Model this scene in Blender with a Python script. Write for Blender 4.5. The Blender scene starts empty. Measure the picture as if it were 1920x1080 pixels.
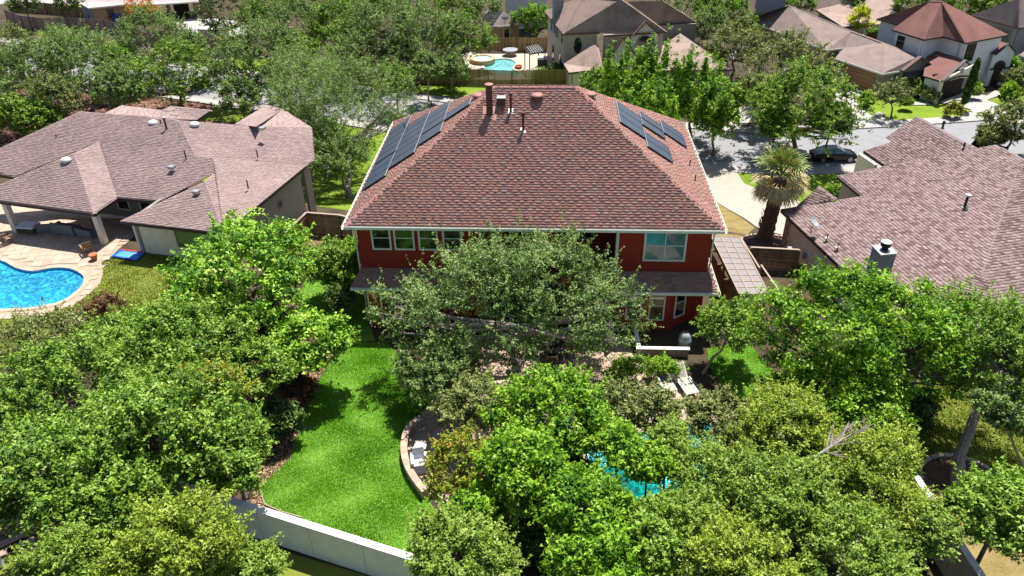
import bpy, bmesh, math, random
import numpy as np
from mathutils import Vector, Matrix
random.seed(7)
C = bpy.context.scene.collection
SC = bpy.context.scene
PI = math.pi
# ------------------------------------------------------------------ camera
FPX = 1440.0
CAM = Vector((11.014, -36.108, 25.753))
pit, yaw, rol = math.radians(32.899), math.radians(3.165), math.radians(-0.886)
Fw = Vector((-math.sin(yaw)*math.cos(pit), math.cos(yaw)*math.cos(pit), -math.sin(pit)))
R0 = Vector((math.cos(yaw), math.sin(yaw), 0)); U0 = R0.cross(Fw)
Rt = R0*math.cos(rol)+U0*math.sin(rol); Up = U0*math.cos(rol)-R0*math.sin(rol)
cd = bpy.data.cameras.new('camera'); co = bpy.data.objects.new('camera', cd); C.objects.link(co)
co.matrix_world = Matrix(((Rt.x, Up.x, -Fw.x, CAM.x), (Rt.y, Up.y, -Fw.y, CAM.y), (Rt.z, Up.z, -Fw.z, CAM.z), (0, 0, 0, 1)))
cd.sensor_width = 36; cd.lens = 36*FPX/1920; cd.clip_end = 3000; SC.camera = co
# ------------------------------------------------------------------ light
SUN_EL, SUN_AZ = 66, 19          # azimuth measured from +Y towards +X
w = bpy.data.worlds.new('World'); SC.world = w; w.use_nodes = True
nt = w.node_tree; nt.nodes.clear()
sky = nt.nodes.new('ShaderNodeTexSky'); sky.sky_type = 'NISHITA'; sky.sun_disc = False
sky.sun_elevation = math.radians(SUN_EL); sky.sun_rotation = math.radians(SUN_AZ)
bg = nt.nodes.new('ShaderNodeBackground'); bg.inputs[1].default_value = 0.068
wo = nt.nodes.new('ShaderNodeOutputWorld'); nt.links.new(sky.outputs[0], bg.inputs[0]); nt.links.new(bg.outputs[0], wo.inputs[0])
sl = bpy.data.lights.new('sun', 'SUN'); sl.energy = 5.0; sl.angle = math.radians(0.53); sl.color = (1.0, 0.955, 0.88)
so = bpy.data.objects.new('sun', sl); C.objects.link(so)
sd = Vector((math.sin(math.radians(SUN_AZ))*math.cos(math.radians(SUN_EL)), math.cos(math.radians(SUN_AZ))*math.cos(math.radians(SUN_EL)), math.sin(math.radians(SUN_EL))))
so.rotation_euler = sd.to_track_quat('Z', 'Y').to_euler(); so.location = (0, 0, 60)
SC.view_settings.view_transform = 'Standard'; SC.view_settings.look = 'None'
SC.view_settings.exposure = 1.0; SC.view_settings.gamma = 1; SC.view_settings.use_curve_mapping = False
SC.render.engine = 'CYCLES'; SC.cycles.max_bounces = 6; SC.cycles.transparent_max_bounces = 12
SC.cycles.diffuse_bounces = 2; SC.cycles.glossy_bounces = 2; SC.cycles.transmission_bounces = 4
# ------------------------------------------------------------------ where a point of the survey lies
def gz(y):
    t = min(max((y-8)/22, 0), 1); return -5.0*t*t*(3-2*t)
def ray(u, v): return Rt*((u-960)/FPX)-Up*((v-540)/FPX)+Fw
def P(u, v, z=0.0):
    d = ray(u, v); return CAM+d*((z-CAM.z)/d.z)
def G(u, v, h=0.0):
    z = 0.0
    for i in range(60):
        p = P(u, v, z+h); z = .5*z+.5*gz(p.y)
    p = P(u, v, z+h); return p
def Py(u, v, y):
    d = ray(u, v); return CAM+d*((y-CAM.y)/d.y)
def depth(p): return (p-CAM).dot(Fw)
# ------------------------------------------------------------------ materials
M = {}
def mat(name, col, rough=.85, col2=None, ns=3.0, det=6, bump=0.0, bs=40, spec=.3, metal=0, tone=None, amt=.5, coat=0, world=False):
    m = bpy.data.materials.new(name); m.use_nodes = True; n = m.node_tree; N = n.nodes; L = n.links
    b = N['Principled BSDF']; b.inputs['Roughness'].default_value = rough; b.inputs['Specular IOR Level'].default_value = spec
    b.inputs['Metallic'].default_value = metal; b.inputs['Coat Weight'].default_value = coat
    tc = N.new('ShaderNodeTexCoord')
    geo = N.new('ShaderNodeNewGeometry')
    crd = geo.outputs['Position'] if world else tc.outputs['Object']
    out = None
    if tone:
        a = N.new('ShaderNodeAttribute'); a.attribute_name = 'tone'
        cr = N.new('ShaderNodeValToRGB'); cr.color_ramp.interpolation = 'LINEAR'
        els = cr.color_ramp.elements
        while len(els) > 1: els.remove(els[-1])
        els[0].position = 0; els[0].color = (*tone[0], 1)
        for i, c in enumerate(tone[1:]):
            e = els.new((i+1)/(len(tone)-1)); e.color = (*c, 1)
        L.new(a.outputs['Fac'], cr.inputs[0]); out = cr.outputs[0]
    if col2 is not None or tone:
        nz = N.new('ShaderNodeTexNoise'); nz.inputs['Scale'].default_value = ns; nz.inputs['Detail'].default_value = det; nz.inputs['Roughness'].default_value = .65
        L.new(crd, nz.inputs['Vector'])
        mr = N.new('ShaderNodeMapRange'); mr.inputs[1].default_value = .3; mr.inputs[2].default_value = .7
        L.new(nz.outputs[0], mr.inputs[0])
        mx = N.new('ShaderNodeMix'); mx.data_type = 'RGBA'
        if tone:
            mx.blend_type = 'MULTIPLY'; mx.inputs[0].default_value = amt
            L.new(out, mx.inputs[6]); 
            g = N.new('ShaderNodeMapRange'); g.inputs[3].default_value = .55; g.inputs[4].default_value = 1.3
            L.new(mr.outputs[0], g.inputs[0]); L.new(g.outputs[0], mx.inputs[7])
        else:
            L.new(mr.outputs[0], mx.inputs[0]); mx.inputs[6].default_value = (*col, 1); mx.inputs[7].default_value = (*col2, 1)
        L.new(mx.outputs[2], b.inputs['Base Color'])
    else:
        b.inputs['Base Color'].default_value = (*col, 1)
    if bump:
        nb = N.new('ShaderNodeTexNoise'); nb.inputs['Scale'].default_value = bs; nb.inputs['Detail'].default_value = 4
        L.new(crd, nb.inputs['Vector']); bp = N.new('ShaderNodeBump'); bp.inputs['Strength'].default_value = bump; bp.inputs['Distance'].default_value = .03
        L.new(nb.outputs[0], bp.inputs['Height']); L.new(bp.outputs[0], b.inputs['Normal'])
    M[name] = m; return m
def speckle(name, cols, scale, rough=.9, big=None):
    """granular surface: three noise scales through a ramp"""
    m = bpy.data.materials.new(name); m.use_nodes = True; n = m.node_tree; N = n.nodes; L = n.links
    b = N['Principled BSDF']; b.inputs['Roughness'].default_value = rough; b.inputs['Specular IOR Level'].default_value = .2
    tc = N.new('ShaderNodeNewGeometry')
    n1 = N.new('ShaderNodeTexNoise'); n1.inputs['Scale'].default_value = scale; n1.inputs['Detail'].default_value = 5; n1.inputs['Roughness'].default_value = .75
    n2 = N.new('ShaderNodeTexNoise'); n2.inputs['Scale'].default_value = big or scale*.08; n2.inputs['Detail'].default_value = 4
    ad = N.new('ShaderNodeMix'); ad.inputs[0].default_value = .45
    L.new(tc.outputs['Position'], n1.inputs['Vector']); L.new(tc.outputs['Position'], n2.inputs['Vector'])
    L.new(n1.outputs[0], ad.inputs[2]); L.new(n2.outputs[0], ad.inputs[3])
    cr = N.new('ShaderNodeValToRGB'); els = cr.color_ramp.elements
    while len(els) > 1: els.remove(els[-1])
    els[0].position = .36; els[0].color = (*cols[0], 1)
    for i, c in enumerate(cols[1:]):
        e = els.new(.36+.28*(i+1)/(len(cols)-1)); e.color = (*c, 1)
    L.new(ad.outputs[0], cr.inputs[0]); L.new(cr.outputs[0], b.inputs['Base Color'])
    bp = N.new('ShaderNodeBump'); bp.inputs['Strength'].default_value = .5; bp.inputs['Distance'].default_value = .04
    L.new(n1.outputs[0], bp.inputs['Height']); L.new(bp.outputs[0], b.inputs['Normal'])
    M[name] = m; return m
def leafmat(name, cols, trans=.3, rough=.42, spec=.45):
    trans *= .75; rough = max(rough, .55); spec = .22; cols = [tuple(min(.6, x*k) for x, k in zip(c, (1.72, 1.62, 1.4))) for c in cols]
    m = bpy.data.materials.new(name); m.use_nodes = True; n = m.node_tree; N = n.nodes; L = n.links
    b = N['Principled BSDF']; b.inputs['Roughness'].default_value = rough; b.inputs['Specular IOR Level'].default_value = spec
    a = N.new('ShaderNodeAttribute'); a.attribute_name = 'tone'
    cr = N.new('ShaderNodeValToRGB'); els = cr.color_ramp.elements
    while len(els) > 1: els.remove(els[-1])
    els[0].position = 0; els[0].color = (*cols[0], 1)
    for i, c in enumerate(cols[1:]):
        e = els.new((i+1)/(len(cols)-1)); e.color = (*c, 1)
    L.new(a.outputs['Fac'], cr.inputs[0]); L.new(cr.outputs[0], b.inputs['Base Color'])
    t = N.new('ShaderNodeBsdfTranslucent')
    mx = N.new('ShaderNodeMix'); mx.data_type = 'RGBA'; mx.blend_type = 'MULTIPLY'; mx.inputs[0].default_value = 1
    L.new(cr.outputs[0], mx.inputs[6]); mx.inputs[7].default_value = (1.5, 1.45, .5, 1); L.new(mx.outputs[2], t.inputs[0])
    ms = N.new('ShaderNodeMixShader'); ms.inputs[0].default_value = trans
    L.new(b.outputs[0], ms.inputs[1]); L.new(t.outputs[0], ms.inputs[2]); L.new(ms.outputs[0], N['Material Output'].inputs[0])
    M[name] = m; return m
# roofs
mat('shingle_red', None, tone=[(.22, .142, .142), (.29, .155, .134), (.34, .175, .147), (.385, .195, .15), (.31, .163, .147), (.275, .185, .155), (.395, .235, .195)], ns=.5, amt=.3, rough=.95, spec=.15, bump=.5, bs=60, world=True)
mat('shingle_plain_red', (.35, .188, .163), .95, (.29, .155, .136), ns=9, bump=.5, bs=60, world=True, spec=.15)
mat('shingle_mauve', None, tone=[(.25, .185, .175), (.29, .212, .20), (.33, .24, .228), (.305, .222, .21)], ns=.35, amt=.4, rough=.95, spec=.15, bump=.5, bs=60, world=True)
mat('shingle_plain_mauve', (.33, .24, .228), .95, (.28, .205, .193), ns=6, bump=.5, bs=60, world=True, spec=.15)
mat('shingle_rose', None, tone=[(.15, .098, .093), (.20, .132, .124), (.31, .228, .215), (.255, .178, .167), (.35, .263, .248), (.175, .113, .107)], ns=.8, amt=.2, rough=.95, spec=.15, bump=.5, bs=60, world=True)
mat('shingle_plain_rose', (.24, .19, .185), .95, (.2, .15, .148), ns=6, bump=.5, bs=60, world=True, spec=.15)
speckle('roof_pink', [(.15, .11, .10), (.25, .18, .155), (.32, .235, .20), (.2, .15, .14)], 9)
speckle('roof_grey', [(.16, .125, .115), (.21, .16, .145), (.25, .19, .17)], 9)
speckle('roof_brown', [(.12, .055, .05), (.17, .08, .068), (.2, .1, .085)], 7)
speckle('roof_pale', [(.30, .25, .25), (.36, .31, .30), (.4, .34, .33)], 6)
# walls
mat('stucco_red', (.36, .04, .022), .9, (.30, .032, .02), ns=1.2, bump=.3, bs=60)
mat('white_trim', (.78, .78, .72), .5, (.68, .68, .6), ns=2)
mat('white_wall', (.66, .66, .68), .85, (.64, .64, .62), ns=1.5, bump=.2)
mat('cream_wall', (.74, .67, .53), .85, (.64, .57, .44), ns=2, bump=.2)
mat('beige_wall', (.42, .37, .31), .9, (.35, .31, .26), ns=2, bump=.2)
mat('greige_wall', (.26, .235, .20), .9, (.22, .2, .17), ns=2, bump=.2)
mat('grey_wall', (.25, .26, .30), .8, (.21, .22, .255), ns=2)
mat('tan_stone', (.50, .36, .22), .9, (.34, .23, .13), ns=3, bump=.4, bs=15)
mat('stone_mix', (.42, .34, .25), .9, (.25, .2, .15), ns=6, bump=.5, bs=12)
mat('garage_tan', (.35, .2, .09), .6, (.3, .165, .07), ns=2)
mat('dark_trim', (.035, .022, .02), .6)
mat('brown_trim', (.12, .07, .06), .7)
mat('garden_wall', (.62, .64, .58), .85, (.5, .53, .46), ns=1.3, bump=.25, bs=25)
mat('cap_white', (.74, .73, .70), .8, (.6, .6, .57), ns=4)
mat('dark_room', (.03, .022, .02), .9)  # near-black colour that paints shade into openings and recesses
# ground
speckle('soil', [(.02, .015, .009), (.045, .034, .02), (.075, .055, .03), (.035, .03, .015)], 9)
speckle('mulch_red', [(.04, .02, .014), (.10, .048, .034), (.18, .09, .07), (.07, .035, .025)], 11)
speckle('mulch_dark', [(.018, .011, .009), (.05, .028, .022), (.11, .062, .05), (.03, .018, .015)], 16)
speckle('gravel_pink', [(.2, .11, .08), (.42, .27, .21), (.55, .38, .30), (.3, .18, .14)], 22)
speckle('lawn_bright', [(.06, .14, .013), (.095, .20, .019), (.125, .245, .026), (.22, .27, .08)], 26, big=1.2)
speckle('lawn_far', [(.07, .13, .008), (.13, .2, .012), (.18, .25, .02)], 8, big=.5)
speckle('lawn_dry', [(.12, .12, .025), (.18, .18, .035), (.12, .18, .02), (.22, .19, .07)], 12, big=.6)
speckle('dry_olive', [(.12, .085, .03), (.2, .15, .055), (.26, .2, .09)], 12, big=.8)
mat('concrete', (.35, .33, .31), .85, (.3, .28, .26), ns=1.2, bump=.2, world=True)
mat('concrete_warm', (.35, .31, .265), .85, (.3, .26, .22), ns=1.0, bump=.2, world=True)
mat('asphalt', (.235, .235, .245), .9, (.195, .195, .205), ns=1.0, bump=.3, bs=90, world=True)
mat('deck_joint', (.36, .27, .20), .9, (.31, .23, .17), ns=5)
mat('flagstone', None, tone=[(.34, .25, .185), (.39, .29, .22), (.42, .32, .24), (.37, .27, .20), (.43, .34, .265)], ns=3, amt=.3, rough=.8, bump=.2, world=True)
mat('flagstone_pale', None, tone=[(.40, .32, .265), (.45, .36, .30), (.42, .34, .28)], ns=3, amt=.2, rough=.8, world=True)
mat('pool_plaster', (.02, .30, .55), .6, (.02, .26, .50), ns=2)
mat('pool_plaster_pale', (.30, .70, .62), .6)
mat('pool_plaster_cyan', (.08, .50, .52), .6)
# wood
mat('cedar_wood', None, tone=[(.16, .085, .05), (.24, .14, .08), (.30, .19, .11), (.2, .12, .08)], ns=8, amt=.4, rough=.9, bump=.3, bs=30)
mat('olive_wood', None, tone=[(.17, .12, .05), (.25, .19, .08), (.32, .25, .11)], ns=8, amt=.4, rough=.9, bump=.3)
mat('pink_wood', None, tone=[(.2, .13, .12), (.28, .19, .17), (.34, .24, .21), (.3, .15, .13)], ns=5, amt=.4, rough=.9)
mat('pale_wood', (.34, .27, .22), .85, (.28, .21, .165), ns=5)
mat('bark', (.07, .05, .038), .95, (.16, .125, .10), ns=6, bump=.9, bs=14)
mat('bark_grey', (.2, .17, .15), .95, (.36, .32, .29), ns=6, bump=.8, bs=14)
mat('worn_turf', (.30, .27, .12), .9, (.2, .24, .05), ns=4)
mat('palm_bark', (.09, .055, .035), .95, (.2, .13, .08), ns=9, bump=1, bs=12)
mat('dead_wood', (.36, .31, .29), .9, (.25, .2, .18), ns=8)
# metal, glass etc
mat('solar_cell', (.012, .024, .062), .22, (.018, .034, .08), ns=3, spec=.6)  # blue of the reflected sky mixed into the cell colour
mat('panel_frame', (.02, .02, .022), .4)
mat('panel_edge', (.5, .52, .55), .35, metal=.6)
mat('pipe_brown', (.13, .055, .045), .6)
mat('cap_pink', (.30, .14, .12), .6)
mat('galv', (.42, .43, .44), .4, metal=.7)
mat('dome_white', (.62, .62, .62), .25, spec=.6)
mat('black', (.012, .012, .013), .5)
mat('dark_metal', (.03, .028, .028), .45)
mat('car_black', (.006, .006, .008), .2, spec=.4)
mat('glass_dark', (.01, .013, .015), .05, (.02, .03, .025), ns=.8, spec=.8)
mat('glass_blue', (.03, .12, .16), .05, (.10, .22, .26), ns=1.0, spec=.9)
mat('glass_tan', (.05, .04, .03), .06, (.32, .22, .12), ns=.9, spec=.8)
mat('glass_green', (.03, .12, .06), .08, (.05, .18, .09), ns=1, spec=.8)
mat('rubber', (.015, .015, .015), .9)
mat('rim', (.5, .5, .52), .3, metal=.8)
mat('red_lens', (.35, .01, .01), .25)
mat('lens_clear', (.6, .62, .65), .2)
mat('blue_foam', (.02, .12, .75), .5); mat('cyan_foam', (.18, .55, .85), .5); mat('red_foam', (.6, .03, .03), .6)
mat('white_cloth', (.66, .67, .74), .9, (.55, .56, .63), ns=3)
mat('sling', (.36, .34, .30), .8, (.31, .29, .25), ns=8)
mat('grey_cloth', (.2, .2, .2), .95, (.14, .14, .14), ns=8)
mat('wicker', (.10, .075, .055), .9, (.05, .035, .025), ns=30)
mat('terracotta', (.4, .14, .07), .8, (.3, .1, .05), ns=6)
mat('orange_clay', (.45, .12, .05), .7)
mat('grey_tank', (.30, .33, .34), .6, (.22, .25, .26), ns=3)
mat('bin_blue', (.02, .05, .25), .5)
mat('kettle', (.55, .57, .58), .4)
def cover_glass():
    m = mat('polycarbonate', (.22, .19, .19), .4, (.18, .155, .155), ns=1.5, spec=.5)
cover_glass()
def watermat(name, tint, wave=6.0, rough=.02):
    m = bpy.data.materials.new(name); m.use_nodes = True; n = m.node_tree; N = n.nodes; L = n.links
    N.remove(N['Principled BSDF'])
    tr = N.new('ShaderNodeBsdfTransparent'); tr.inputs[0].default_value = (*tint, 1)
    gl = N.new('ShaderNodeBsdfGlossy'); gl.inputs['Roughness'].default_value = rough
    df = N.new('ShaderNodeBsdfDiffuse'); df.inputs[0].default_value = (tint[0]*.35, tint[1]*.62, tint[2]*.75, 1)
    fr = N.new('ShaderNodeFresnel'); fr.inputs[0].default_value = 1.33
    tc = N.new('ShaderNodeNewGeometry'); nz = N.new('ShaderNodeTexNoise'); nz.inputs['Scale'].default_value = wave; nz.inputs['Detail'].default_value = 3; nz.inputs['Distortion'].default_value = 1.5
    L.new(tc.outputs['Position'], nz.inputs['Vector'])
    bp = N.new('ShaderNodeBump'); bp.inputs['Strength'].default_value = .6; bp.inputs['Distance'].default_value = .1; L.new(nz.outputs[0], bp.inputs['Height'])
    L.new(bp.outputs[0], gl.inputs['Normal']); L.new(bp.outputs[0], fr.inputs['Normal'])
    m0 = N.new('ShaderNodeMixShader'); mr = N.new('ShaderNodeMapRange'); mr.inputs[1].default_value = .42; mr.inputs[2].default_value = .66; mr.inputs[3].default_value = .25; mr.inputs[4].default_value = .8
    L.new(nz.outputs[0], mr.inputs[0]); L.new(mr.outputs[0], m0.inputs[0])
    L.new(tr.outputs[0], m0.inputs[1]); L.new(df.outputs[0], m0.inputs[2])
    m1 = N.new('ShaderNodeMixShader'); L.new(fr.outputs[0], m1.inputs[0]); L.new(m0.outputs[0], m1.inputs[1]); L.new(gl.outputs[0], m1.inputs[2])
    L.new(m1.outputs[0], N['Material Output'].inputs[0]); M[name] = m
watermat('water_blue', (.12, .72, .92), 2.6, .12); watermat('water_cyan', (.16, .88, .80), 2.6, .12); watermat('water_turq', (.75, 1.0, .93), 3, .15)
# leaves
leafmat('leaf_oak', [(.03, .055, .016), (.06, .112, .028), (.092, .162, .042), (.135, .205, .072), (.19, .24, .13)], .22, .5)
leafmat('leaf_bright', [(.03, .085, .01), (.07, .17, .014), (.12, .25, .02), (.18, .31, .035), (.27, .36, .09)], .3, .4)
leafmat('leaf_mid', [(.03, .07, .01), (.062, .13, .014), (.10, .185, .02), (.14, .235, .034), (.18, .26, .08)], .26, .42)
leafmat('leaf_fine', [(.042, .085, .01), (.078, .145, .017), (.115, .195, .026), (.155, .235, .045), (.2, .26, .1)], .3, .5)
leafmat('leaf_lime', [(.05, .085, .008), (.095, .15, .014), (.14, .205, .022), (.185, .25, .036), (.225, .28, .085)], .3, .5)
leafmat('leaf_olive', [(.03, .05, .014), (.07, .105, .028), (.115, .15, .045), (.16, .19, .075), (.2, .21, .11)], .2, .5)
leafmat('leaf_vivid', [(.025, .075, .005), (.06, .145, .008), (.10, .21, .012), (.15, .27, .022), (.21, .31, .06)], .35, .45)
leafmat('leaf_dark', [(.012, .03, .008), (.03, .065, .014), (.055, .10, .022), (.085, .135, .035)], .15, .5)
leafmat('leaf_yellow', [(.10, .16, .01), (.20, .26, .012), (.34, .38, .02), (.45, .42, .03)], .35, .5)
leafmat('leaf_amber', [(.06, .075, .012), (.11, .125, .014), (.10, .18, .018), (.2, .2, .022), (.28, .17, .035)], .3, .5)
leafmat('leaf_fire', [(.30, .06, .01), (.48, .11, .015), (.45, .2, .02), (.25, .22, .03), (.5, .08, .03)], .3, .5)
leafmat('leaf_plum', [(.03, .016, .012), (.075, .03, .022), (.12, .06, .035), (.08, .09, .03)], .2, .5)
leafmat('leaf_brown', [(.10, .07, .04), (.2, .14, .09), (.3, .22, .16)], .1, .8)
leafmat('palm_green', [(.04, .065, .022), (.08, .12, .04), (.14, .18, .075), (.24, .26, .14)], .25, .4)
leafmat('palm_dead', [(.20, .13, .06), (.36, .26, .14), (.50, .40, .24), (.28, .18, .09)], .2, .7)
leafmat('grass_dry', [(.06, .085, .012), (.12, .14, .02), (.10, .16, .014), (.2, .18, .05)], .2, .6)
leafmat('grass_blade', [(.055, .145, .012), (.095, .24, .02), (.135, .31, .034), (.23, .35, .09)], .35, .5)
# ------------------------------------------------------------------ mesh helpers
def rawmesh(name, verts, faces, material=None, attr=None, smooth=False):
    me = bpy.data.meshes.new(name)
    v = np.asarray(verts, dtype=np.float32)
    if isinstance(faces, np.ndarray):
        nf, k = faces.shape
        me.vertices.add(len(v)); me.vertices.foreach_set('co', v.ravel())
        me.loops.add(nf*k); me.loops.foreach_set('vertex_index', faces.astype(np.int32).ravel())
        me.polygons.add(nf); me.polygons.foreach_set('loop_start', np.arange(0, nf*k, k, dtype=np.int32))
        me.polygons.foreach_set('loop_total', np.full(nf, k, dtype=np.int32)); me.update(calc_edges=True)
    else:
        me.from_pydata([tuple(map(float, q)) for q in v], [], faces); me.update()
    if attr is not None:
        a = me.attributes.new('tone', 'FLOAT', 'FACE'); a.data.foreach_set('value', np.asarray(attr, dtype=np.float32))
    if smooth: me.polygons.foreach_set('use_smooth', np.ones(len(me.polygons), dtype=bool))
    if material: me.materials.append(M[material])
    return me
def org(parent):
    p = Vector((0, 0, 0))
    while parent is not None: p += parent.location; parent = parent.parent
    return p
class MB:
    """collects solids in world coordinates (or local when the parent is None and loc is used)"""
    def __init__(s): s.v = []; s.f = []; s.t = []
    def poly(s, pts, t=.5):
        i = len(s.v); s.v += [Vector(p) for p in pts]; s.f.append(list(range(i, i+len(pts)))); s.t.append(t)
    def solid(s, bot, top, t=.5):
        n = len(bot); i = len(s.v); s.v += [Vector(p) for p in bot]+[Vector(p) for p in top]
        s.f.append([i+k for k in range(n)][::-1]); s.f.append([i+n+k for k in range(n)])
        for k in range(n): s.f.append([i+k, i+(k+1) % n, i+n+(k+1) % n, i+n+k])
        s.t += [t]*(n+2)
    def box(s, c, sz, rz=0.0, t=.5):
        c = Vector(c); a, b, h = sz[0]/2, sz[1]/2, sz[2]/2; ca, sa = math.cos(rz), math.sin(rz)
        q = [(x*ca-y*sa, x*sa+y*ca) for x, y in ((-a, -b), (a, -b), (a, b), (-a, b))]
        s.solid([c+Vector((x, y, -h)) for x, y in q], [c+Vector((x, y, h)) for x, y in q], t)
    def beam(s, p, q, wd, ht, up=(0, 0, 1), t=.5):
        p = Vector(p); q = Vector(q); d = (q-p).normalized(); up = Vector(up)
        sd_ = d.cross(up)
        if sd_.length < 1e-4: sd_ = Vector((1, 0, 0))
        sd_.normalize(); u = sd_.cross(d); a, b = sd_*wd/2, u*ht/2
        s.solid([p-a-b, p+a-b, p+a+b, p-a+b][::-1], [q-a-b, q+a-b, q+a+b, q-a+b][::-1], t)
    def tube(s, pts, rad, n=8, caps=True, t=.5):
        base = len(s.v); k = len(pts); pts = [Vector(p) for p in pts]
        for i, p in enumerate(pts):
            d = (pts[min(i+1, k-1)]-pts[max(i-1, 0)]).normalized()
            a = d.cross(Vector((0, 0, 1)) if abs(d.z) < .95 else Vector((1, 0, 0))).normalized(); b = a.cross(d)
            for j in range(n):
                an = 2*PI*j/n; s.v.append(p+(a*math.cos(an)+b*math.sin(an))*rad[i])
        for i in range(k-1):
            for j in range(n):
                s.f.append([base+i*n+j, base+(i+1)*n+j, base+(i+1)*n+(j+1) % n, base+i*n+(j+1) % n]); s.t.append(t)
        if caps:
            s.f.append([base+j for j in range(n)]); s.f.append([base+(k-1)*n+j for j in range(n)][::-1]); s.t += [t, t]
    def lathe(s, c, prof, n=16, t=.5):
        c = Vector(c); base = len(s.v)
        for r, z in prof:
            for j in range(n): s.v.append(c+Vector((r*math.cos(2*PI*j/n), r*math.sin(2*PI*j/n), z)))
        for i in range(len(prof)-1):
            for j in range(n):
                s.f.append([base+i*n+j, base+i*n+(j+1) % n, base+(i+1)*n+(j+1) % n, base+(i+1)*n+j]); s.t.append(t)
        s.f.append([base+j for j in range(n)][::-1]); s.f.append([base+(len(prof)-1)*n+j for j in range(n)]); s.t += [t, t]
    def build(s, name, material, parent=None, smooth=False, kind=None, local=False):
        o_ = Vector((0, 0, 0)) if local else org(parent)
        me = rawmesh(name, [v-o_ for v in s.v], s.f, material, s.t, smooth)
        o = bpy.data.objects.new(name, me); C.objects.link(o)
        if parent is not None: o.parent = parent
        if kind: o['kind'] = kind
        return o
def thing(name, label, cat, loc=(0, 0, 0), rz=0, group=None):
    o = bpy.data.objects.new(name, None); C.objects.link(o); o.location = loc; o.rotation_euler = (0, 0, rz)
    o.empty_display_size = .3; o['label'] = label; o['category'] = cat
    if group: o['group'] = group
    return o
def tag(o, label, cat, group=None):
    o['label'] = label; o['category'] = cat
    if group: o['group'] = group
    return o
def copy_thing(root, loc, rz, label=None, scale=1.0):
    r = root.copy(); C.objects.link(r); r.location = loc; r.rotation_euler = (0, 0, rz); r.scale = (scale,)*3
    if label: r['label'] = label
    for ch in list(root.children):
        c = ch.copy(); C.objects.link(c); c.parent = r
        for g in list(ch.children):
            d = g.copy(); C.objects.link(d); d.parent = c
    return r
YB = [8+22*i/12 for i in range(13)]
def sheet(name, poly, off, material, holes=(), kind='structure', parent=None, thick=0):
    """a sheet that follows the ground"""
    bm = bmesh.new(); edges = []
    for lp in [poly]+list(holes):
        vs = [bm.verts.new((p[0], p[1], 0)) for p in lp]
        for i in range(len(vs)): edges.append(bm.edges.new((vs[i], vs[(i+1) % len(vs)])))
    bmesh.ops.triangle_fill(bm, use_beauty=True, use_dissolve=False, edges=edges, normal=(0, 0, 1))
    if holes:
        for f in list(bm.faces):
            c = f.calc_center_median()
            if any(inside(c.x, c.y, h) for h in holes): bm.faces.remove(f)
    ys = [p[1] for p in poly]
    for y in YB:
        if min(ys) < y < max(ys):
            bmesh.ops.bisect_plane(bm, geom=bm.verts[:]+bm.edges[:]+bm.faces[:], plane_co=(0, y, 0), plane_no=(0, 1, 0), dist=1e-5)
    for f in bm.faces:
        if f.normal.z < 0: f.normal_flip()
    for v in bm.verts: v.co.z = gz(v.co.y)+off
    if thick:
        bm.normal_update()
        be = [e for e in bm.edges if e.is_boundary]
        r = bmesh.ops.extrude_edge_only(bm, edges=be)
        for v in [x for x in r['geom'] if isinstance(x, bmesh.types.BMVert)]: v.co.z -= thick
    me = bpy.data.meshes.new(name); bm.to_mesh(me); bm.free(); me.materials.append(M[material])
    o = bpy.data.objects.new(name, me); C.objects.link(o)
    if kind: o['kind'] = kind
    if parent is not None: o.parent = parent
    return o
def inside(x, y, poly):
    c = False; n = len(poly)
    for i in range(n):
        x1, y1 = poly[i][0], poly[i][1]; x2, y2 = poly[(i+1) % n][0], poly[(i+1) % n][1]
        if (y1 > y) != (y2 > y) and x < (x2-x1)*(y-y1)/(y2-y1)+x1: c = not c
    return c
def gp(*uv): return [(lambda p: (p.x, p.y))(G(u, v)) for u, v in uv]
def smoothloop(pts, k=4):
    n = len(pts); out = []
    for i in range(n):
        p0, p1, p2, p3 = (Vector(pts[(i+j-1) % n][:2]) for j in range(4))
        for s in range(k):
            t = s/k
            q = .5*((2*p1)+(-p0+p2)*t+(2*p0-5*p1+4*p2-p3)*t*t+(-p0+3*p1-3*p2+p3)*t**3); out.append((q.x, q.y))
    return out
def grow(poly, d):
    n = len(poly); out = []; A = sum(poly[i][0]*poly[(i+1) % n][1]-poly[(i+1) % n][0]*poly[i][1] for i in range(n)); sg = 1 if A > 0 else -1
    for i in range(n):
        a, b, c = Vector(poly[i-1]), Vector(poly[i]), Vector(poly[(i+1) % n])
        e = (c-a).normalized(); out.append((b.x+e.y*sg*d, b.y-e.x*sg*d))
    return out
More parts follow.
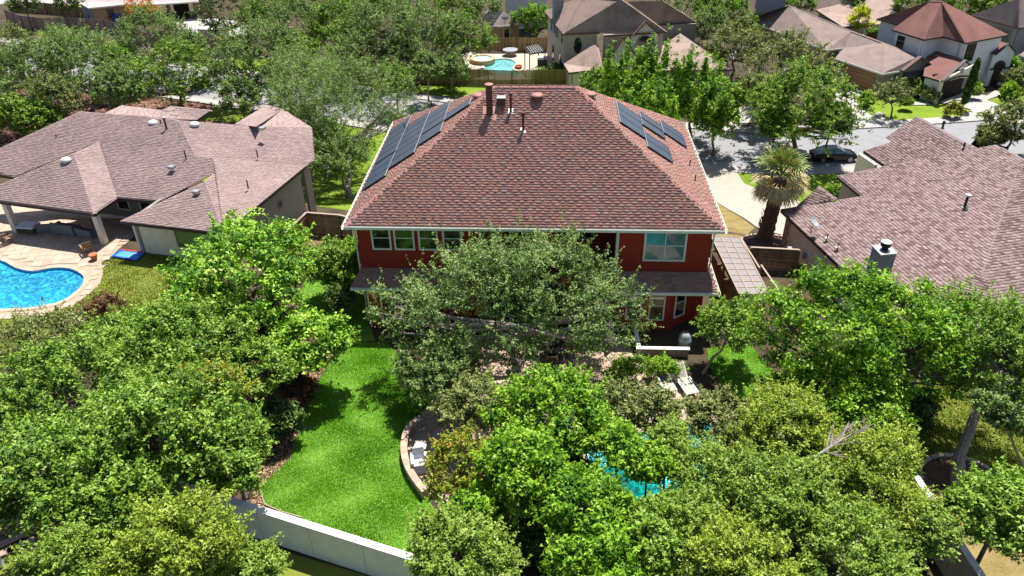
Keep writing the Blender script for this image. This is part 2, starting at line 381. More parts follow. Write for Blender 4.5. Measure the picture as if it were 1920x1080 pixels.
# ================================================================== GROUND
pool_left = smoothloop(gp((-150, 500), (-60, 480), (0, 488), (30, 503), (62, 509), (98, 503), (130, 504), (152, 514), (157, 524), (150, 540), (118, 564), (72, 575), (30, 579), (-30, 580), (-120, 575), (-170, 545)), 3)
pool_front = smoothloop(gp((1095, 850), (1120, 822), (1180, 812), (1250, 808), (1310, 792), (1345, 800), (1345, 850), (1320, 920), (1270, 945), (1200, 940), (1140, 905)), 3)
pool_far = smoothloop(gp((908, 128), (914, 117), (932, 111), (955, 111), (966, 117), (964, 124), (961, 129), (974, 137), (968, 143), (940, 139), (922, 136)), 3)
ground = [(-600, -300), (600, -300), (600, 900), (-600, 900)]
sheet('ground', ground, 0, 'soil', [pool_left, pool_front, pool_far])
def pool(loop, z, plaster, water, steps=None, dep=1.3):
    mb = MB(); n = len(loop)
    for i in range(n):
        a, b = loop[i], loop[(i+1) % n]
        mb.poly([(a[0], a[1], z), (b[0], b[1], z), (b[0], b[1], z-dep), (a[0], a[1], z-dep)])
    o = mb.build('pool_basin', plaster, None, kind='structure')
    bm = bmesh.new(); vs = [bm.verts.new((p[0], p[1], z-dep)) for p in loop]; bm.faces.new(vs); bmesh.ops.triangulate(bm, faces=bm.faces[:])
    me = bpy.data.meshes.new('pool_floor'); bm.to_mesh(me); bm.free(); me.materials.append(M[plaster])
    f = bpy.data.objects.new('pool_floor', me); C.objects.link(f); f['kind'] = 'structure'
    bm = bmesh.new(); vs = [bm.verts.new((p[0], p[1], z-.14)) for p in loop]; fc = bm.faces.new(vs); fc.normal_update()
    if fc.normal.z < 0: fc.normal_flip()
    bmesh.ops.triangulate(bm, faces=bm.faces[:])
    me = bpy.data.meshes.new('pool_water'); bm.to_mesh(me); bm.free(); me.materials.append(M[water])
    f = bpy.data.objects.new('pool_water', me); C.objects.link(f); f['kind'] = 'structure'
pool(pool_left, 0, 'pool_plaster', 'water_blue'); pool(pool_front, 0, 'pool_plaster_cyan', 'water_cyan'); pool(pool_far, -5, 'pool_plaster_pale', 'water_turq', dep=1.0)
mb = MB()      # steps in the left pool
for i, (a, b) in enumerate((((-60, 478), (14, 504)), ((-60, 490), (20, 513)), ((-60, 502), (26, 520)))):
    pa, pb = P(*a, -.3-.22*i), P(*b, -.3-.22*i); d = (pb-pa).normalized(); nrm = Vector((d.y, -d.x, 0))
    mb.beam(pa+nrm*.0, pb, .42, .12)
mb.build('pool_steps', 'white_wall', None, kind='structure')
def ribbon(name, pts, o1, o2, zoff, material, thick=0, kind='structure'):
    L_, R_ = [], []
    for i, p in enumerate(pts):
        a = Vector(pts[max(i-1, 0)]); b = Vector(pts[min(i+1, len(pts)-1)]); d = (b-a).normalized(); n = Vector((-d.y, d.x))
        L_.append(tuple(Vector(p)+n*o1)); R_.append(tuple(Vector(p)+n*o2))
    return sheet(name, L_+R_[::-1], zoff, material, thick=thick, kind=kind)
def dense(pts, k=6):
    out = []
    for i in range(len(pts)-1):
        p0 = Vector(pts[max(i-1, 0)]); p1 = Vector(pts[i]); p2 = Vector(pts[i+1]); p3 = Vector(pts[min(i+2, len(pts)-1)])
        for s in range(k):
            t = s/k; q = .5*((2*p1)+(-p0+p2)*t+(2*p0-5*p1+4*p2-p3)*t*t+(-p0+3*p1-3*p2+p3)*t**3); out.append((q.x, q.y))
    out.append(pts[-1]); return out
road = dense([(-150, 100), (-110, 85), (-70, 72), (-43, 61.5), (-30, 57), (-5, 47.8), (10, 42.5), (26, 38.8), (34, 37.6), (46, 39.3), (58, 41.5), (80, 46), (130, 58), (200, 78)])
ribbon('road', road, -4.45, 4.45, .012, 'asphalt')
ribbon('kerb', road, 4.45, 4.62, .13, 'concrete', thick=.16); ribbon('kerb', road, -4.62, -4.45, .13, 'concrete', thick=.16)
ribbon('sidewalk', road, 4.62, 6.15, .11, 'concrete', thick=.14); ribbon('sidewalk', road, -6.0, -4.62, .11, 'concrete', thick=.14)
# joints of the pavement slabs, cut as shallow dark slots
mb = MB()
def road_at(s, off):
    p = Vector(road[s]); d = (Vector(road[min(s+1, len(road)-1)])-Vector(road[max(s-1, 0)])).normalized(); n = Vector((-d.y, d.x)); return p+n*off, d, n
acc = 0
for i in range(1, len(road)-1):
    a, b = Vector(road[i-1]), Vector(road[i]); seg = (b-a).length; k = 0
    while acc < seg:
        q = a+(b-a)*(acc/seg); d = (b-a).normalized(); n = Vector((-d.y, d.x))
        if -60 < q.x < 80:
            for o1, o2 in ((4.64, 6.13), (-5.98, -4.64)):
                u1, u2 = q+n*o1, q+n*o2
                mb.beam((u1.x, u1.y, gz(u1.y)+.111), (u2.x, u2.y, gz(u2.y)+.111), .025, .006)
        acc += 1.5
    acc -= seg
mb.build('slab_joints', 'asphalt', None, kind='structure')
# lawns, beds, drives
sheet('verge_lawn', [(-26, 45.8), (-14, 44.6), (-2, 40.0), (6, 36.5), (26, 32.2), (25, 18), (-5, 18), (-26, 32)], .008, 'lawn_far')
sheet('front_lawn', gp((1376, 317), (1420, 317), (1500, 317), (1640, 317), (1650, 340), (1560, 400), (1470, 395), (1395, 347)), .03, 'lawn_far')
sheet('driveway', gp((1285, 303), (1376, 304), (1378, 320), (1396, 345), (1500, 378), (1480, 405), (1468, 442), (1420, 428), (1345, 380), (1280, 345)), .045, 'concrete_warm', thick=.05)
sheet('side_verge', gp((1342, 378), (1415, 428), (1395, 446), (1352, 450), (1325, 440)), .02, 'dry_olive')
sheet('palm_bed', gp((1352, 432), (1395, 440), (1470, 440), (1510, 505), (1440, 520), (1380, 500)), .026, 'mulch_dark')
far_lawn = [(-13, 57.4), (-10, 56.4), (2, 52.3), (12, 48.8), (20, 47), (20, 56.9), (-13, 58.5)]
sheet('far_lawn', far_lawn, .01, 'lawn_far')
sheet('far_lawn', [(-36, 66.3), (-34, 64.6), (-16, 58.6), (-16, 63), (-33, 71)], .01, 'lawn_far')
sheet('pool_deck', gp((860, 100), (905, 95), (965, 99), (1030, 96), (1050, 112), (1020, 148), (950, 150), (840, 148), (850, 118)), .02, 'flagstone_pale', [grow(pool_far, .02)])
sheet('driveway', gp((1400, 236), (1345, 236), (1345, 205), (1360, 180), (1400, 180), (1420, 205)), .05, 'concrete')
sheet('driveway', gp((1574, 153), (1645, 174), (1604, 184), (1610, 200), (1632, 216), (1695, 229), (1688, 240), (1580, 240), (1560, 200)), .05, 'concrete')
sheet('front_lawn', gp((1600, 178), (1660, 170), (1760, 195), (1855, 214), (1790, 224), (1700, 229), (1650, 222), (1612, 205)), .03, 'lawn_far')
sheet('driveway', gp((1760, 192), (1812, 172), (1850, 180), (1870, 167), (1893, 172), (1850, 188), (1897, 207), (1960, 212), (1960, 232), (1850, 232), (1868, 219), (1800, 200)), .05, 'concrete')
sheet('front_lawn', gp((1850, 189), (1890, 177), (1960, 180), (1960, 211), (1897, 206)), .03, 'lawn_far')
sheet('mulch_bed', [(-80, 33), (-17, 33), (-20, 45.5), (-29, 50), (-41, 54.5), (-80, 68.5)], .01, 'mulch_red')
sheet('courtyard_lawn', gp((370, 226), (392, 205), (470, 208), (470, 232)), .02, 'lawn_far')
sheet('courtyard_drive', gp((440, 236), (500, 196), (560, 196), (520, 240)), .02, 'concrete')
sheet('corner_lawn', gp((45, 10), (165, 8), (165, 22), (60, 18)), .02, 'lawn_far')
sheet('corner_drive', gp((-100, 8), (150, 8), (150, -12), (-100, -12)), .03, 'concrete')
sheet('verge_lawn', gp((28, 52), (90, 58), (110, 70), (40, 62)), .02, 'lawn_dry')
sheet('terrace', gp((400, 70), (350, 62), (300, 40), (360, 35), (470, 40), (470, 66)), .02, 'concrete')
# back garden of the red house
lawn_poly = gp((648, 648), (662, 641), (725, 644), (752, 668), (800, 700), (820, 740), (790, 775), (772, 792), (757, 820), (755, 850), (768, 885), (800, 925), (815, 960), (830, 1060), (775, 1042), (650, 1000), (600, 985), (565, 977), (530, 962), (497, 945), (489, 917), (510, 890), (545, 860), (560, 800), (585, 735), (606, 700))
sheet('lawn', lawn_poly, .02, 'lawn_bright')
side_poly = gp((590, 478), (606, 458), (630, 455), (655, 470), (676, 540), (690, 605), (705, 640), (662, 641), (648, 648), (600, 640), (560, 560))
sheet('lawn', side_poly, .022, 'lawn_bright')
sheet('gravel_strip', gp((566, 492), (556, 470), (585, 448), (612, 452), (606, 458), (590, 478), (575, 510)), .03, 'gravel_pink')
sheet('mulch_bed', gp((545, 860), (489, 917), (497, 945), (565, 977), (650, 1003), (620, 1005), (470, 950), (380, 920), (380, 700), (470, 560), (560, 560), (648, 648), (606, 700), (585, 735)), .006, 'mulch_dark')
right_poly = gp((1325, 655), (1400, 640), (1470, 720), (1420, 770), (1360, 730), (1330, 690))
sheet('lawn', right_poly, .02, 'lawn_bright')
outer_poly = gp((380, 990), (775, 1105), (900, 1130), (900, 1400), (300, 1400), (0, 1150), (0, 1020), (250, 1000))
sheet('lawn', outer_poly, .02, 'lawn_dry')
sheet('lawn', gp((195, 492), (270, 468), (340, 470), (340, 640), (0, 690), (-200, 720), (-200, 600), (0, 598), (100, 586), (150, 566), (190, 530)), .012, 'lawn_dry')
sheet('side_yard', gp((1700, 720), (2050, 700), (2100, 1200), (1880, 1140), (1760, 950), (1690, 860)), .012, 'lawn_dry')
sheet('sandy_strip', gp((1752, 945), (1775, 935), (1930, 930), (2050, 1100), (1900, 1150), (1815, 1045)), .03, 'dry_olive')
# ---------------------------------------------------------------- stone decks laid stone by stone
def clip_poly(poly, a, b):
    """keep the left side of a->b"""
    out = []; n = len(poly)
    def sd_(p): return (b[0]-a[0])*(p[1]-a[1])-(b[1]-a[1])*(p[0]-a[0])
    for i in range(n):
        p, q = poly[i], poly[(i+1) % n]; dp, dq = sd_(p), sd_(q)
        if dp >= 0: out.append(p)
        if dp*dq < 0: t = dp/(dp-dq); out.append((p[0]+(q[0]-p[0])*t, p[1]+(q[1]-p[1])*t))
    return out
def stones(parent, poly, holes, sz, z, material, gap=.02, seed=1, rot=.2, cap=.03, limit=300, nearest=(11, -36)):
    rnd = random.Random(seed); xs = [p[0] for p in poly]; ys = [p[1] for p in poly]; cells = []
    ca, sa = math.cos(rot), math.sin(rot); cx, cy = sum(xs)/len(xs), sum(ys)/len(ys)
    ext = max(max(xs)-min(xs), max(ys)-min(ys)); n = int(ext/sz)+4
    pts = {}
    for i in range(-n//2-1, n//2+2):
        for j in range(-n//2-1, n//2+2):
            x, y = (i+rnd.uniform(-.2, .2))*sz, (j+rnd.uniform(-.2, .2))*sz; pts[i, j] = (cx+x*ca-y*sa, cy+x*sa+y*ca)
    for i, j in pts:
        if not ((i+1, j) in pts and (i+1, j+1) in pts and (i, j+1) in pts): continue
        q = [pts[i, j], pts[i+1, j], pts[i+1, j+1], pts[i, j+1]]
        mx, my = sum(p[0] for p in q)/4, sum(p[1] for p in q)/4
        if not inside(mx, my, poly) or any(inside(mx, my, h) for h in holes): continue
        if any(not inside(p[0], p[1], poly) or any(inside(p[0], p[1], h) for h in holes) for p in q):
            m_ = .8
            q = [(mx+(p[0]-mx)*m_, my+(p[1]-my)*m_) for p in q]
            if any(any(inside(p[0], p[1], h) for h in holes) for p in q): continue
        q = [(mx+(p[0]-mx)*(1-gap*2/sz), my+(p[1]-my)*(1-gap*2/sz)) for p in q]; cells.append(((mx, my), q))
    cells.sort(key=lambda c: (c[0][0]-nearest[0])**2+(c[0][1]-nearest[1])**2)
    rest = MB()
    for k, (c, q) in enumerate(cells):
        t = rnd.random(); dz = rnd.uniform(-.004, .006); mb = MB() if k < limit else rest
        mb.solid([(x, y, gz(y)+z) for x, y in q], [(x, y, gz(y)+z+cap+dz) for x, y in q], t)
        if k < limit: mb.build('stone', material, parent)
    if len(cells) > limit: rest.build('stones', material, parent, kind='stuff')
deck_l = gp((-160, 600), (-160, 372), (0, 376), (180, 392), (300, 392), (262, 436), (205, 484), (190, 493), (194, 510), (188, 532), (150, 566), (104, 584), (50, 595), (0, 598))
dl = sheet('pool_terrace', deck_l, .02, 'deck_joint', [pool_left])
stones(dl, deck_l, [grow(pool_left, .32)], .62, .021, 'flagstone', seed=3, gap=.01)
def coping(loop, z, wd, material, parent, seg=.5, h=.05):
    rnd = random.Random(5); out = grow(loop, wd); n = len(loop); i = 0
    while i < n:
        j = min(i+2, n); mb = MB(); t = rnd.random()
        for k in range(i, j):
            a, b, c, d = loop[k % n], loop[(k+1) % n], out[(k+1) % n], out[k % n]
            if k == j-1:
                b = (b[0]*.97+a[0]*.03, b[1]*.97+a[1]*.03); c = (c[0]*.97+d[0]*.03, c[1]*.97+d[1]*.03)
            mb.solid([(p[0], p[1], z) for p in (a, b, c, d)], [(p[0], p[1], z+h) for p in (a, b, c, d)], t)
        mb.build('coping_stone', material, parent); i = j
coping(pool_left, .0, .32, 'flagstone', dl)
deck_f = gp((845, 690), (868, 640), (1000, 628), (1180, 632), (1186, 668), (1215, 700), (1300, 715), (1345, 745), (1400, 790), (1400, 900), (1340, 1000), (1200, 990), (1060, 940), (960, 950), (850, 950), (800, 915), (772, 870), (765, 820), (790, 780), (815, 735))
df = sheet('patio', deck_f, .03, 'deck_joint', [pool_front])
stones(df, deck_f, [grow(pool_front, .32)], .75, .031, 'flagstone', seed=8, rot=.5, gap=.012)
coping(pool_front, .0, .32, 'flagstone', df)
dfar = bpy.data.objects.get('pool_deck'); coping(pool_far, -5, .35, 'flagstone_pale', dfar)
# raised round steps on the patio
for k, (r, h) in enumerate(((1.75, .16), (1.25, .30))):
    mb = MB(); c = P(1108, 715, 0); mb.lathe((c.x, c.y, .05), [(r, 0), (r, h-.05), (r+.05, h-.05), (r+.05, h)], 28, t=.75); mb.build('round_step', 'flagstone', df)
# grass blades on the sunlit lawns
def blades(name, poly, n, h=.06, wdt=.022, seed=1, z=.02, gm='grass_blade', lb='short bright grass growing on the lawn of the red house'):
    rng = np.random.default_rng(seed); xs = [p[0] for p in poly]; ys = [p[1] for p in poly]
    x = rng.uniform(min(xs), max(xs), n*2); y = rng.uniform(min(ys), max(ys), n*2)
    k = np.zeros(len(x), bool)
    for i in range(len(poly)):
        x1, y1 = poly[i]; x2, y2 = poly[(i+1) % len(poly)]
        with np.errstate(divide='ignore', invalid='ignore'):
            k ^= ((y1 > y) != (y2 > y)) & (x < (x2-x1)*(y-y1)/(y2-y1)+x1)
    x, y = x[k][:n], y[k][:n]; m = len(x); a = rng.uniform(0, 2*PI, m); hh = h*rng.uniform(.5, 1.3, m)*(1+.5*np.sin(x*1.7+np.sin(y*2.1))*np.sin(y*1.3))
    dx, dy = np.cos(a)*wdt, np.sin(a)*wdt; lx, ly = rng.normal(0, .03, m), rng.normal(0, .03, m)
    zz = np.array([gz(v) for v in y])+z
    V = np.stack([np.stack([x-dx, y-dy, zz], 1), np.stack([x+dx, y+dy, zz], 1), np.stack([x+lx, y+ly, zz+hh], 1)], 1).reshape(-1, 3)
    F = np.arange(3*m).reshape(-1, 3)
    tn = np.clip(.45+.25*np.sin(x*.9+1.3*np.sin(y*.7))*np.sin(y*.8+x*.3)+rng.normal(0, .2, m), 0, 1)
    me = rawmesh(name, V, F, gm, tn); o = bpy.data.objects.new(name, me); C.objects.link(o); o['kind'] = 'stuff'
    tag(o, lb, 'grass')
blades('grass', lawn_poly, 90000, seed=1); blades('grass', side_poly, 14000, seed=2); blades('grass', right_poly, 12000, seed=3)
blades('grass', gp((195, 492), (270, 468), (340, 470), (340, 640), (0, 690), (0, 598), (100, 586), (150, 566), (190, 530)), 24000, h=.07, wdt=.03, seed=4, gm='grass_dry', lb='patchy yellow green grass beside the left pool')
blades('grass', gp((1700, 720), (1930, 700), (1930, 930), (1775, 935), (1760, 950), (1690, 860)), 22000, h=.07, wdt=.03, seed=5, gm='grass_dry', lb='patchy grass in the right hand side yard')
def chips(name, poly, n, s, material, seed=1, z=.03):
    rng = np.random.default_rng(seed); xs = [p[0] for p in poly]; ys = [p[1] for p in poly]; V = []; T = []
    while len(T) < n:
        x, y = rng.uniform(min(xs), max(xs)), rng.uniform(min(ys), max(ys))
        if not inside(x, y, poly): continue
        a = rng.uniform(0, PI); l, w_ = s*rng.uniform(.5, 1.4), s*rng.uniform(.3, .7); t1, t2 = rng.uniform(-.3, .3, 2)*l; zz = gz(y)+z
        ca, sa = math.cos(a), math.sin(a)
        for sx, sy in ((-1, -1), (1, -1), (1, 1), (-1, 1)): V.append((x+ca*l*sx/2-sa*w_*sy/2, y+sa*l*sx/2+ca*w_*sy/2, zz+t1*sx+t2*sy+.02))
        T.append(rng.random())
    F = np.arange(4*len(T)).reshape(-1, 4); me = rawmesh(name, V, F, material, T); o = bpy.data.objects.new(name, me); C.objects.link(o); o['kind'] = 'stuff'
chips('wood_chips', gp((545, 860), (489, 917), (497, 945), (565, 977), (650, 1003), (470, 950), (480, 720), (560, 640), (645, 650), (606, 700), (585, 735)), 5000, .10, 'leaf_brown', 4, .012)
chips('pebbles', gp((566, 492), (556, 470), (585, 448), (612, 452), (606, 458), (590, 478), (575, 510)), 1800, .10, 'leaf_brown', 5, .035)
chips('fallen_leaves', [(-60, 34), (-18, 34), (-22, 45), (-40, 52), (-60, 60)], 5000, .22, 'leaf_brown', 6, .02)
from mathutils.geometry import tessellate_polygon
# ================================================================== ROOF BUILDING
def newell(pts):
    n = Vector((0, 0, 0))
    for i in range(len(pts)):
        a, b = pts[i], pts[(i+1) % len(pts)]
        n += Vector(((a.y-b.y)*(a.z+b.z), (a.z-b.z)*(a.x+b.x), (a.x-b.x)*(a.y+b.y)))
    n.normalize(); return n if n.z > 0 else -n
def shingle_tabs(pts, wid=.30, expo=.145, lift=.026, seed=1, off=.015, dz=None):
    """rows of shingle tabs over a roof polygon; returns list of (origin, e, s, n, width, tone)"""
    rnd = random.Random(seed); n = newell(pts); e = n.cross(Vector((0, 0, 1))).normalized(); s = n.cross(e).normalized()
    if s.z < 0: s = -s
    c = sum(pts, Vector((0, 0, 0)))/len(pts); q = [((p-c).dot(e), (p-c).dot(s)) for p in pts]
    lo = min(p[1] for p in q); hi = max(p[1] for p in q); out = []; r = 0; y = lo
    if dz:
        if s.z < .05: return []
        expo = dz/s.z; y = (math.ceil((c.z+lo*s.z)/dz)*dz-c.z)/s.z-expo
    alt = False
    while y < hi-.03:
        ym = y+expo*.5; xs = []
        for i in range(len(q)):
            (x1, y1), (x2, y2) = q[i], q[(i+1) % len(q)]
            if (y1 > ym) != (y2 > ym): xs.append(x1+(x2-x1)*(ym-y1)/(y2-y1))
        xs.sort()
        for k in range(0, len(xs)-1, 2):
            x = xs[k]; first = True
            while x < xs[k+1]-.02:
                w_ = wid*rnd.uniform(.55, 1.35)
                if first: w_ *= rnd.random(); first = False
                w_ = max(w_, .06); x2 = min(x+w_, xs[k+1])
                alt = not alt; out.append((c+e*x+s*y+n*off, e, s, n, x2-x, min(1, max(0, rnd.random()*.8+(.2 if alt else 0))), rnd.uniform(.8, 1.2)*lift if alt else .003, expo)); x = x2
        y += expo; r += 1
    return out
def tabs_mesh(tabs, expo=.145):
    V = []; T = []; F = []
    for (o, e, s, n, w_, t, l, ex) in tabs:
        g = .004; a = o+e*g; b = o+e*(w_-g); u = s*(ex+.004)
        i = len(V); V += [a+n*l, b+n*l, b+u+n*.002, a+u+n*.002, a-n*.01, b-n*.01]
        F += [[i, i+1, i+2, i+3], [i+4, i+5, i+1, i], [i+1, i+5, i+2, i+2], [i+4, i, i+3, i+3]][:2]; T += [t, t]
    # every face is a quad
    return np.array([tuple(v) for v in V]), np.array(F), T
def lay_shingles(parent, polys, material, single=0, name='shingle', dzs=None, **kw):
    tabs = []
    for i, p in enumerate(polys): tabs += shingle_tabs([Vector(q) for q in p], seed=i+3, dz=dzs[i] if dzs else None, **kw)
    if single: tabs.sort(key=lambda t: (t[0]-CAM).length/(1 if t[4] > .15 else .3))
    expo = kw.get('expo', .145); o0 = org(parent)
    base = []
    for k in range(12 if single else 0):
        base.append(rawmesh(name, [(.004, 0, .022 if k % 2 else .004), (.996, 0, .022 if k % 2 else .004), (.996, expo+.004, .002), (.004, expo+.004, .002), (.004, 0, -.01), (.996, 0, -.01), ],
                            np.array([[0, 1, 2, 3], [4, 5, 1, 0]]), material, [(k+.5)/12]*2))
    for (o, e, s, n, w_, t, l, ex) in tabs[:single]:
        ob = bpy.data.objects.new(name, base[min(11, int(t*6)*2+(1 if l > .01 else 0))]); C.objects.link(ob); ob.parent = parent
        ob.matrix_local = Matrix(((e.x*w_, s.x*ex/expo, n.x, o.x-o0.x), (e.y*w_, s.y*ex/expo, n.y, o.y-o0.y), (e.z*w_, s.z*ex/expo, n.z, o.z-o0.z), (0, 0, 0, 1)))
    V, F, T = tabs_mesh(tabs[single:], expo)
    me = rawmesh(name+'s', V-np.array(o0), F, material, T); ob = bpy.data.objects.new(name+'s', me); C.objects.link(ob); ob.parent = parent; ob['kind'] = 'stuff'
def ridge_caps(parent, lines, material, w_=.16, step=.24, lift=.02):
    mb = MB(); rnd = random.Random(9)
    for p, q in lines:
        p, q = Vector(p), Vector(q); d = q-p; L_ = d.length; d.normalize(); sd_ = d.cross(Vector((0, 0, 1))).normalized(); x = 0
        while x < L_-.05:
            a = p+d*x; b = p+d*min(x+step, L_); t = rnd.random()
            up = Vector((0, 0, lift)); dn = Vector((0, 0, -.05))
            mb.poly([a+up*1.6, a+sd_*w_+dn+up*.8, b+sd_*w_+dn, b+up], t); mb.poly([a-sd_*w_+dn+up*.8, a+up*1.6, b+up, b-sd_*w_+dn], t)
            x += step
    return mb.build('ridge_cap', material, parent, kind='stuff')
def wall_seg(mb, A, B, z0, z1, th=.22):
    A, B = Vector((A[0], A[1], 0)), Vector((B[0], B[1], 0)); d = (B-A).normalized(); n = Vector((d.y, -d.x, 0))*th   # n outward = right of A->B
    mb.solid([(p.x, p.y, z0) for p in (A, B, B-n, A-n)], [(p.x, p.y, z1) for p in (A, B, B-n, A-n)])
def window(parent, A, B, c, w_, z0, h, rows=2, cols=1, glass='glass_dark', frame='white_trim', fw=.09, proud=.05):
    """window on the wall A->B (outside on the right), its centre c metres along"""
    A, B = Vector((A[0], A[1], 0)), Vector((B[0], B[1], 0)); d = (B-A).normalized(); n = Vector((d.y, -d.x, 0)); o = A+d*c
    def q(x, z, k): return o+d*x+n*k+Vector((0, 0, z))
    f = MB(); a = w_/2
    for x0, x1, y0, y1 in ((-a-fw, -a, z0-fw, z0+h+fw), (a, a+fw, z0-fw, z0+h+fw), (-a, a, z0-fw, z0), (-a, a, z0+h, z0+h+fw)):
        f.solid([q(x0, y0, .003), q(x1, y0, .003), q(x1, y1, .003), q(x0, y1, .003)], [q(x0, y0, proud), q(x1, y0, proud), q(x1, y1, proud), q(x0, y1, proud)])
    m_ = .022
    for i in range(1, rows):
        zz = z0+h*i/rows; f.solid([q(-a, zz-m_, .014), q(a, zz-m_, .014), q(a, zz+m_, .014), q(-a, zz+m_, .014)], [q(-a, zz-m_, .035), q(a, zz-m_, .035), q(a, zz+m_, .035), q(-a, zz+m_, .035)])
    for i in range(1, cols):
        xx = -a+w_*i/cols; f.solid([q(xx-m_, z0, .013), q(xx+m_, z0, .013), q(xx+m_, z0+h, .013), q(xx-m_, z0+h, .013)], [q(xx-m_, z0, .036), q(xx+m_, z0, .036), q(xx+m_, z0+h, .036), q(xx-m_, z0+h, .036)])
    fo = f.build('window', frame, parent)
    p = MB(); p.solid([q(-a, z0, .004), q(a, z0, .004), q(a, z0+h, .004), q(-a, z0+h, .004)], [q(-a, z0, .011), q(a, z0, .011), q(a, z0+h, .011), q(-a, z0+h, .011)])
    g = MB(); g.v = p.v; g.f = p.f; g.t = p.t
    o_ = org(parent); me = rawmesh('pane', [v-o_ for v in g.v], g.f, glass, g.t); ob = bpy.data.objects.new('pane', me); C.objects.link(ob); ob.parent = fo
    return fo
# ================================================================== THE RED HOUSE
W_, D_, HE, HR = 20.3, 15.633, 6.2, 5.133
SL = HR/(D_/2)
H0 = thing('red_house', 'large red stucco two storey house with a red brown hipped roof and solar panels', 'house', (10.15, 7.8, 0))
def rz_(x, y): return HE+SL*min(x, W_-x, y, D_-y)
c00, c10, c11, c01 = (Vector((x, y, HE)) for x, y in ((0, 0), (W_, 0), (W_, D_), (0, D_)))
ra, rb = Vector((D_/2, D_/2, HE+HR)), Vector((W_-D_/2, D_/2, HE+HR))
mb = MB(); mb.poly([c00, c10, rb, ra]); mb.poly([c10, c11, rb]); mb.poly([c11, c01, ra, rb]); mb.poly([c01, c00, ra])
mb.poly([c00+Vector((0, 0, -.12)), c01+Vector((0, 0, -.12)), c11+Vector((0, 0, -.12)), c10+Vector((0, 0, -.12))])
mb.build('roof', 'shingle_plain_red', H0)
lay_shingles(H0, [[c00, c10, rb, ra]], 'shingle_red', single=299, wid=.24, expo=.165)
lay_shingles(H0, [[c10, c11, rb], [c11, c01, ra, rb], [c01, c00, ra]], 'shingle_red', wid=.26, expo=.165)
ridge_caps(H0, [(c00, ra), (c10, rb), (c11, rb), (c01, ra), (ra, rb)], 'shingle_plain_red')
# fascia and gutters
def gutter(parent, A, B, out, nm='gutter', m='white_trim'):
    A, B, out = Vector(A), Vector(B), Vector(out); g = MB(); z = Vector((0, 0, 1))
    for (o1, o2, z1, z2) in ((.003, .14, -.15, -.135), (.125, .14, -.135, 0.0), (.003, .018, -.135, .0)):
        g.solid([A+out*o1+z*z1, B+out*o1+z*z1, B+out*o2+z*z1, A+out*o2+z*z1], [A+out*o1+z*z2, B+out*o1+z*z2, B+out*o2+z*z2, A+out*o2+z*z2])
    return g.build(nm, m, parent)
zz = Vector((0, 0, -.01))
gutter(H0, c00+zz, c10+zz, (0, -1, 0)); gutter(H0, c10+zz+Vector((0, -.14, 0)), c11+zz, (1, 0, 0)); gutter(H0, c00+zz+Vector((0, -.14, 0)), c01+zz, (-1, 0, 0)); gutter(H0, c01+zz, c11+zz, (0, 1, 0))
mb = MB()
for A, B in ((c00, c10), (c10, c11), (c11, c01), (c01, c00)):
    d = (B-A).normalized(); n = Vector((-d.y, d.x, 0)); mb.solid([A+Vector((0, 0, -.25)), B+Vector((0, 0, -.25)), B+n*.03-d*.03+Vector((0, 0, -.25)), A+n*.03+d*.03+Vector((0, 0, -.25))][::1], [A+Vector((0, 0, -.011)), B+Vector((0, 0, -.011)), B+n*.03-d*.03+Vector((0, 0, -.011)), A+n*.03+d*.03+Vector((0, 0, -.011))])
mb.build('fascia', 'white_trim', H0)
mb = MB()     # soffit
for x0, y0, x1, y1 in ((.03, .03, W_-.03, .5), (.03, D_-.5, W_-.03, D_-.03), (.03, .5, .5, D_-.5), (W_-.5, .5, W_-.03, D_-.5)):
    mb.solid([(x0, y0, 5.98), (x1, y0, 5.98), (x1, y1, 5.98), (x0, y1, 5.98)], [(x0, y0, 6.0), (x1, y0, 6.0), (x1, y1, 6.0), (x0, y1, 6.0)])
mb.build('soffit', 'white_trim', H0)
# walls
X0, X1, Y0, Y1 = .5, W_-.5, .5, D_-.5; RL_, RR_ = 7.2, 14.86
mb = MB()
wall_seg(mb, (X0, Y0), (RL_, Y0), -.3, 5.98); wall_seg(mb, (RR_, Y0), (X1, Y0), -.3, 5.98)
wall_seg(mb, (RL_+.002, Y0), (RR_-.002, Y0), -.3, 3.0)
wall_seg(mb, (X1, Y0+.223), (X1, Y1), -4, 5.98); wall_seg(mb, (X1-.222, Y1), (X0+.222, Y1), -4, 5.98); wall_seg(mb, (X0, Y1), (X0, Y0+.223), -4, 5.98)
# balcony alcove
wall_seg(mb, (RL_+.002, 3.1), (RR_-.002, 3.1), 3.12, 5.98); wall_seg(mb, (RL_-.001, .724), (RL_-.001, 3.3), 3.12, 5.98); wall_seg(mb, (RR_+.001, 3.3), (RR_+.001, .724), 3.12, 5.98)
mb.build('wall', 'stucco_red', H0)
mb = MB(); mb.box(((RL_+RR_)/2, 1.9, 3.06), (RR_-RL_-.01, 2.35, .1)); mb.build('balcony_floor', 'brown_trim', H0)
mb = MB(); mb.box((11.05, .62, 4.55), (.45, .3, 2.85)); mb.build('column', 'stucco_red', H0)
for x in (RL_+.09, RR_-.09):
    mb = MB(); mb.box((x, .6, 4.5), (.16, .26, 2.96)); mb.build('corner_trim', 'white_trim', H0)
mb = MB()       # railing of the balcony
for x in np.arange(RL_+.3, RR_-.2, .13):
    mb.box((x, .62, 3.62), (.02, .02, .85))
mb.box(((RL_+RR_)/2, .62, 4.06), (RR_-RL_-.36, .05, .04)); mb.box(((RL_+RR_)/2, .62, 3.2), (RR_-RL_-.36, .03, .03)); mb.build('railing', 'dark_metal', H0)
for (xa, xb) in ((8.9, 10.6), (11.5, 13.6)):
    window(H0, (RL_, 3.1), (RR_, 3.1), (xa+xb)/2-RL_, xb-xa, 3.9, 1.75, rows=1, cols=2, glass='glass_dark')
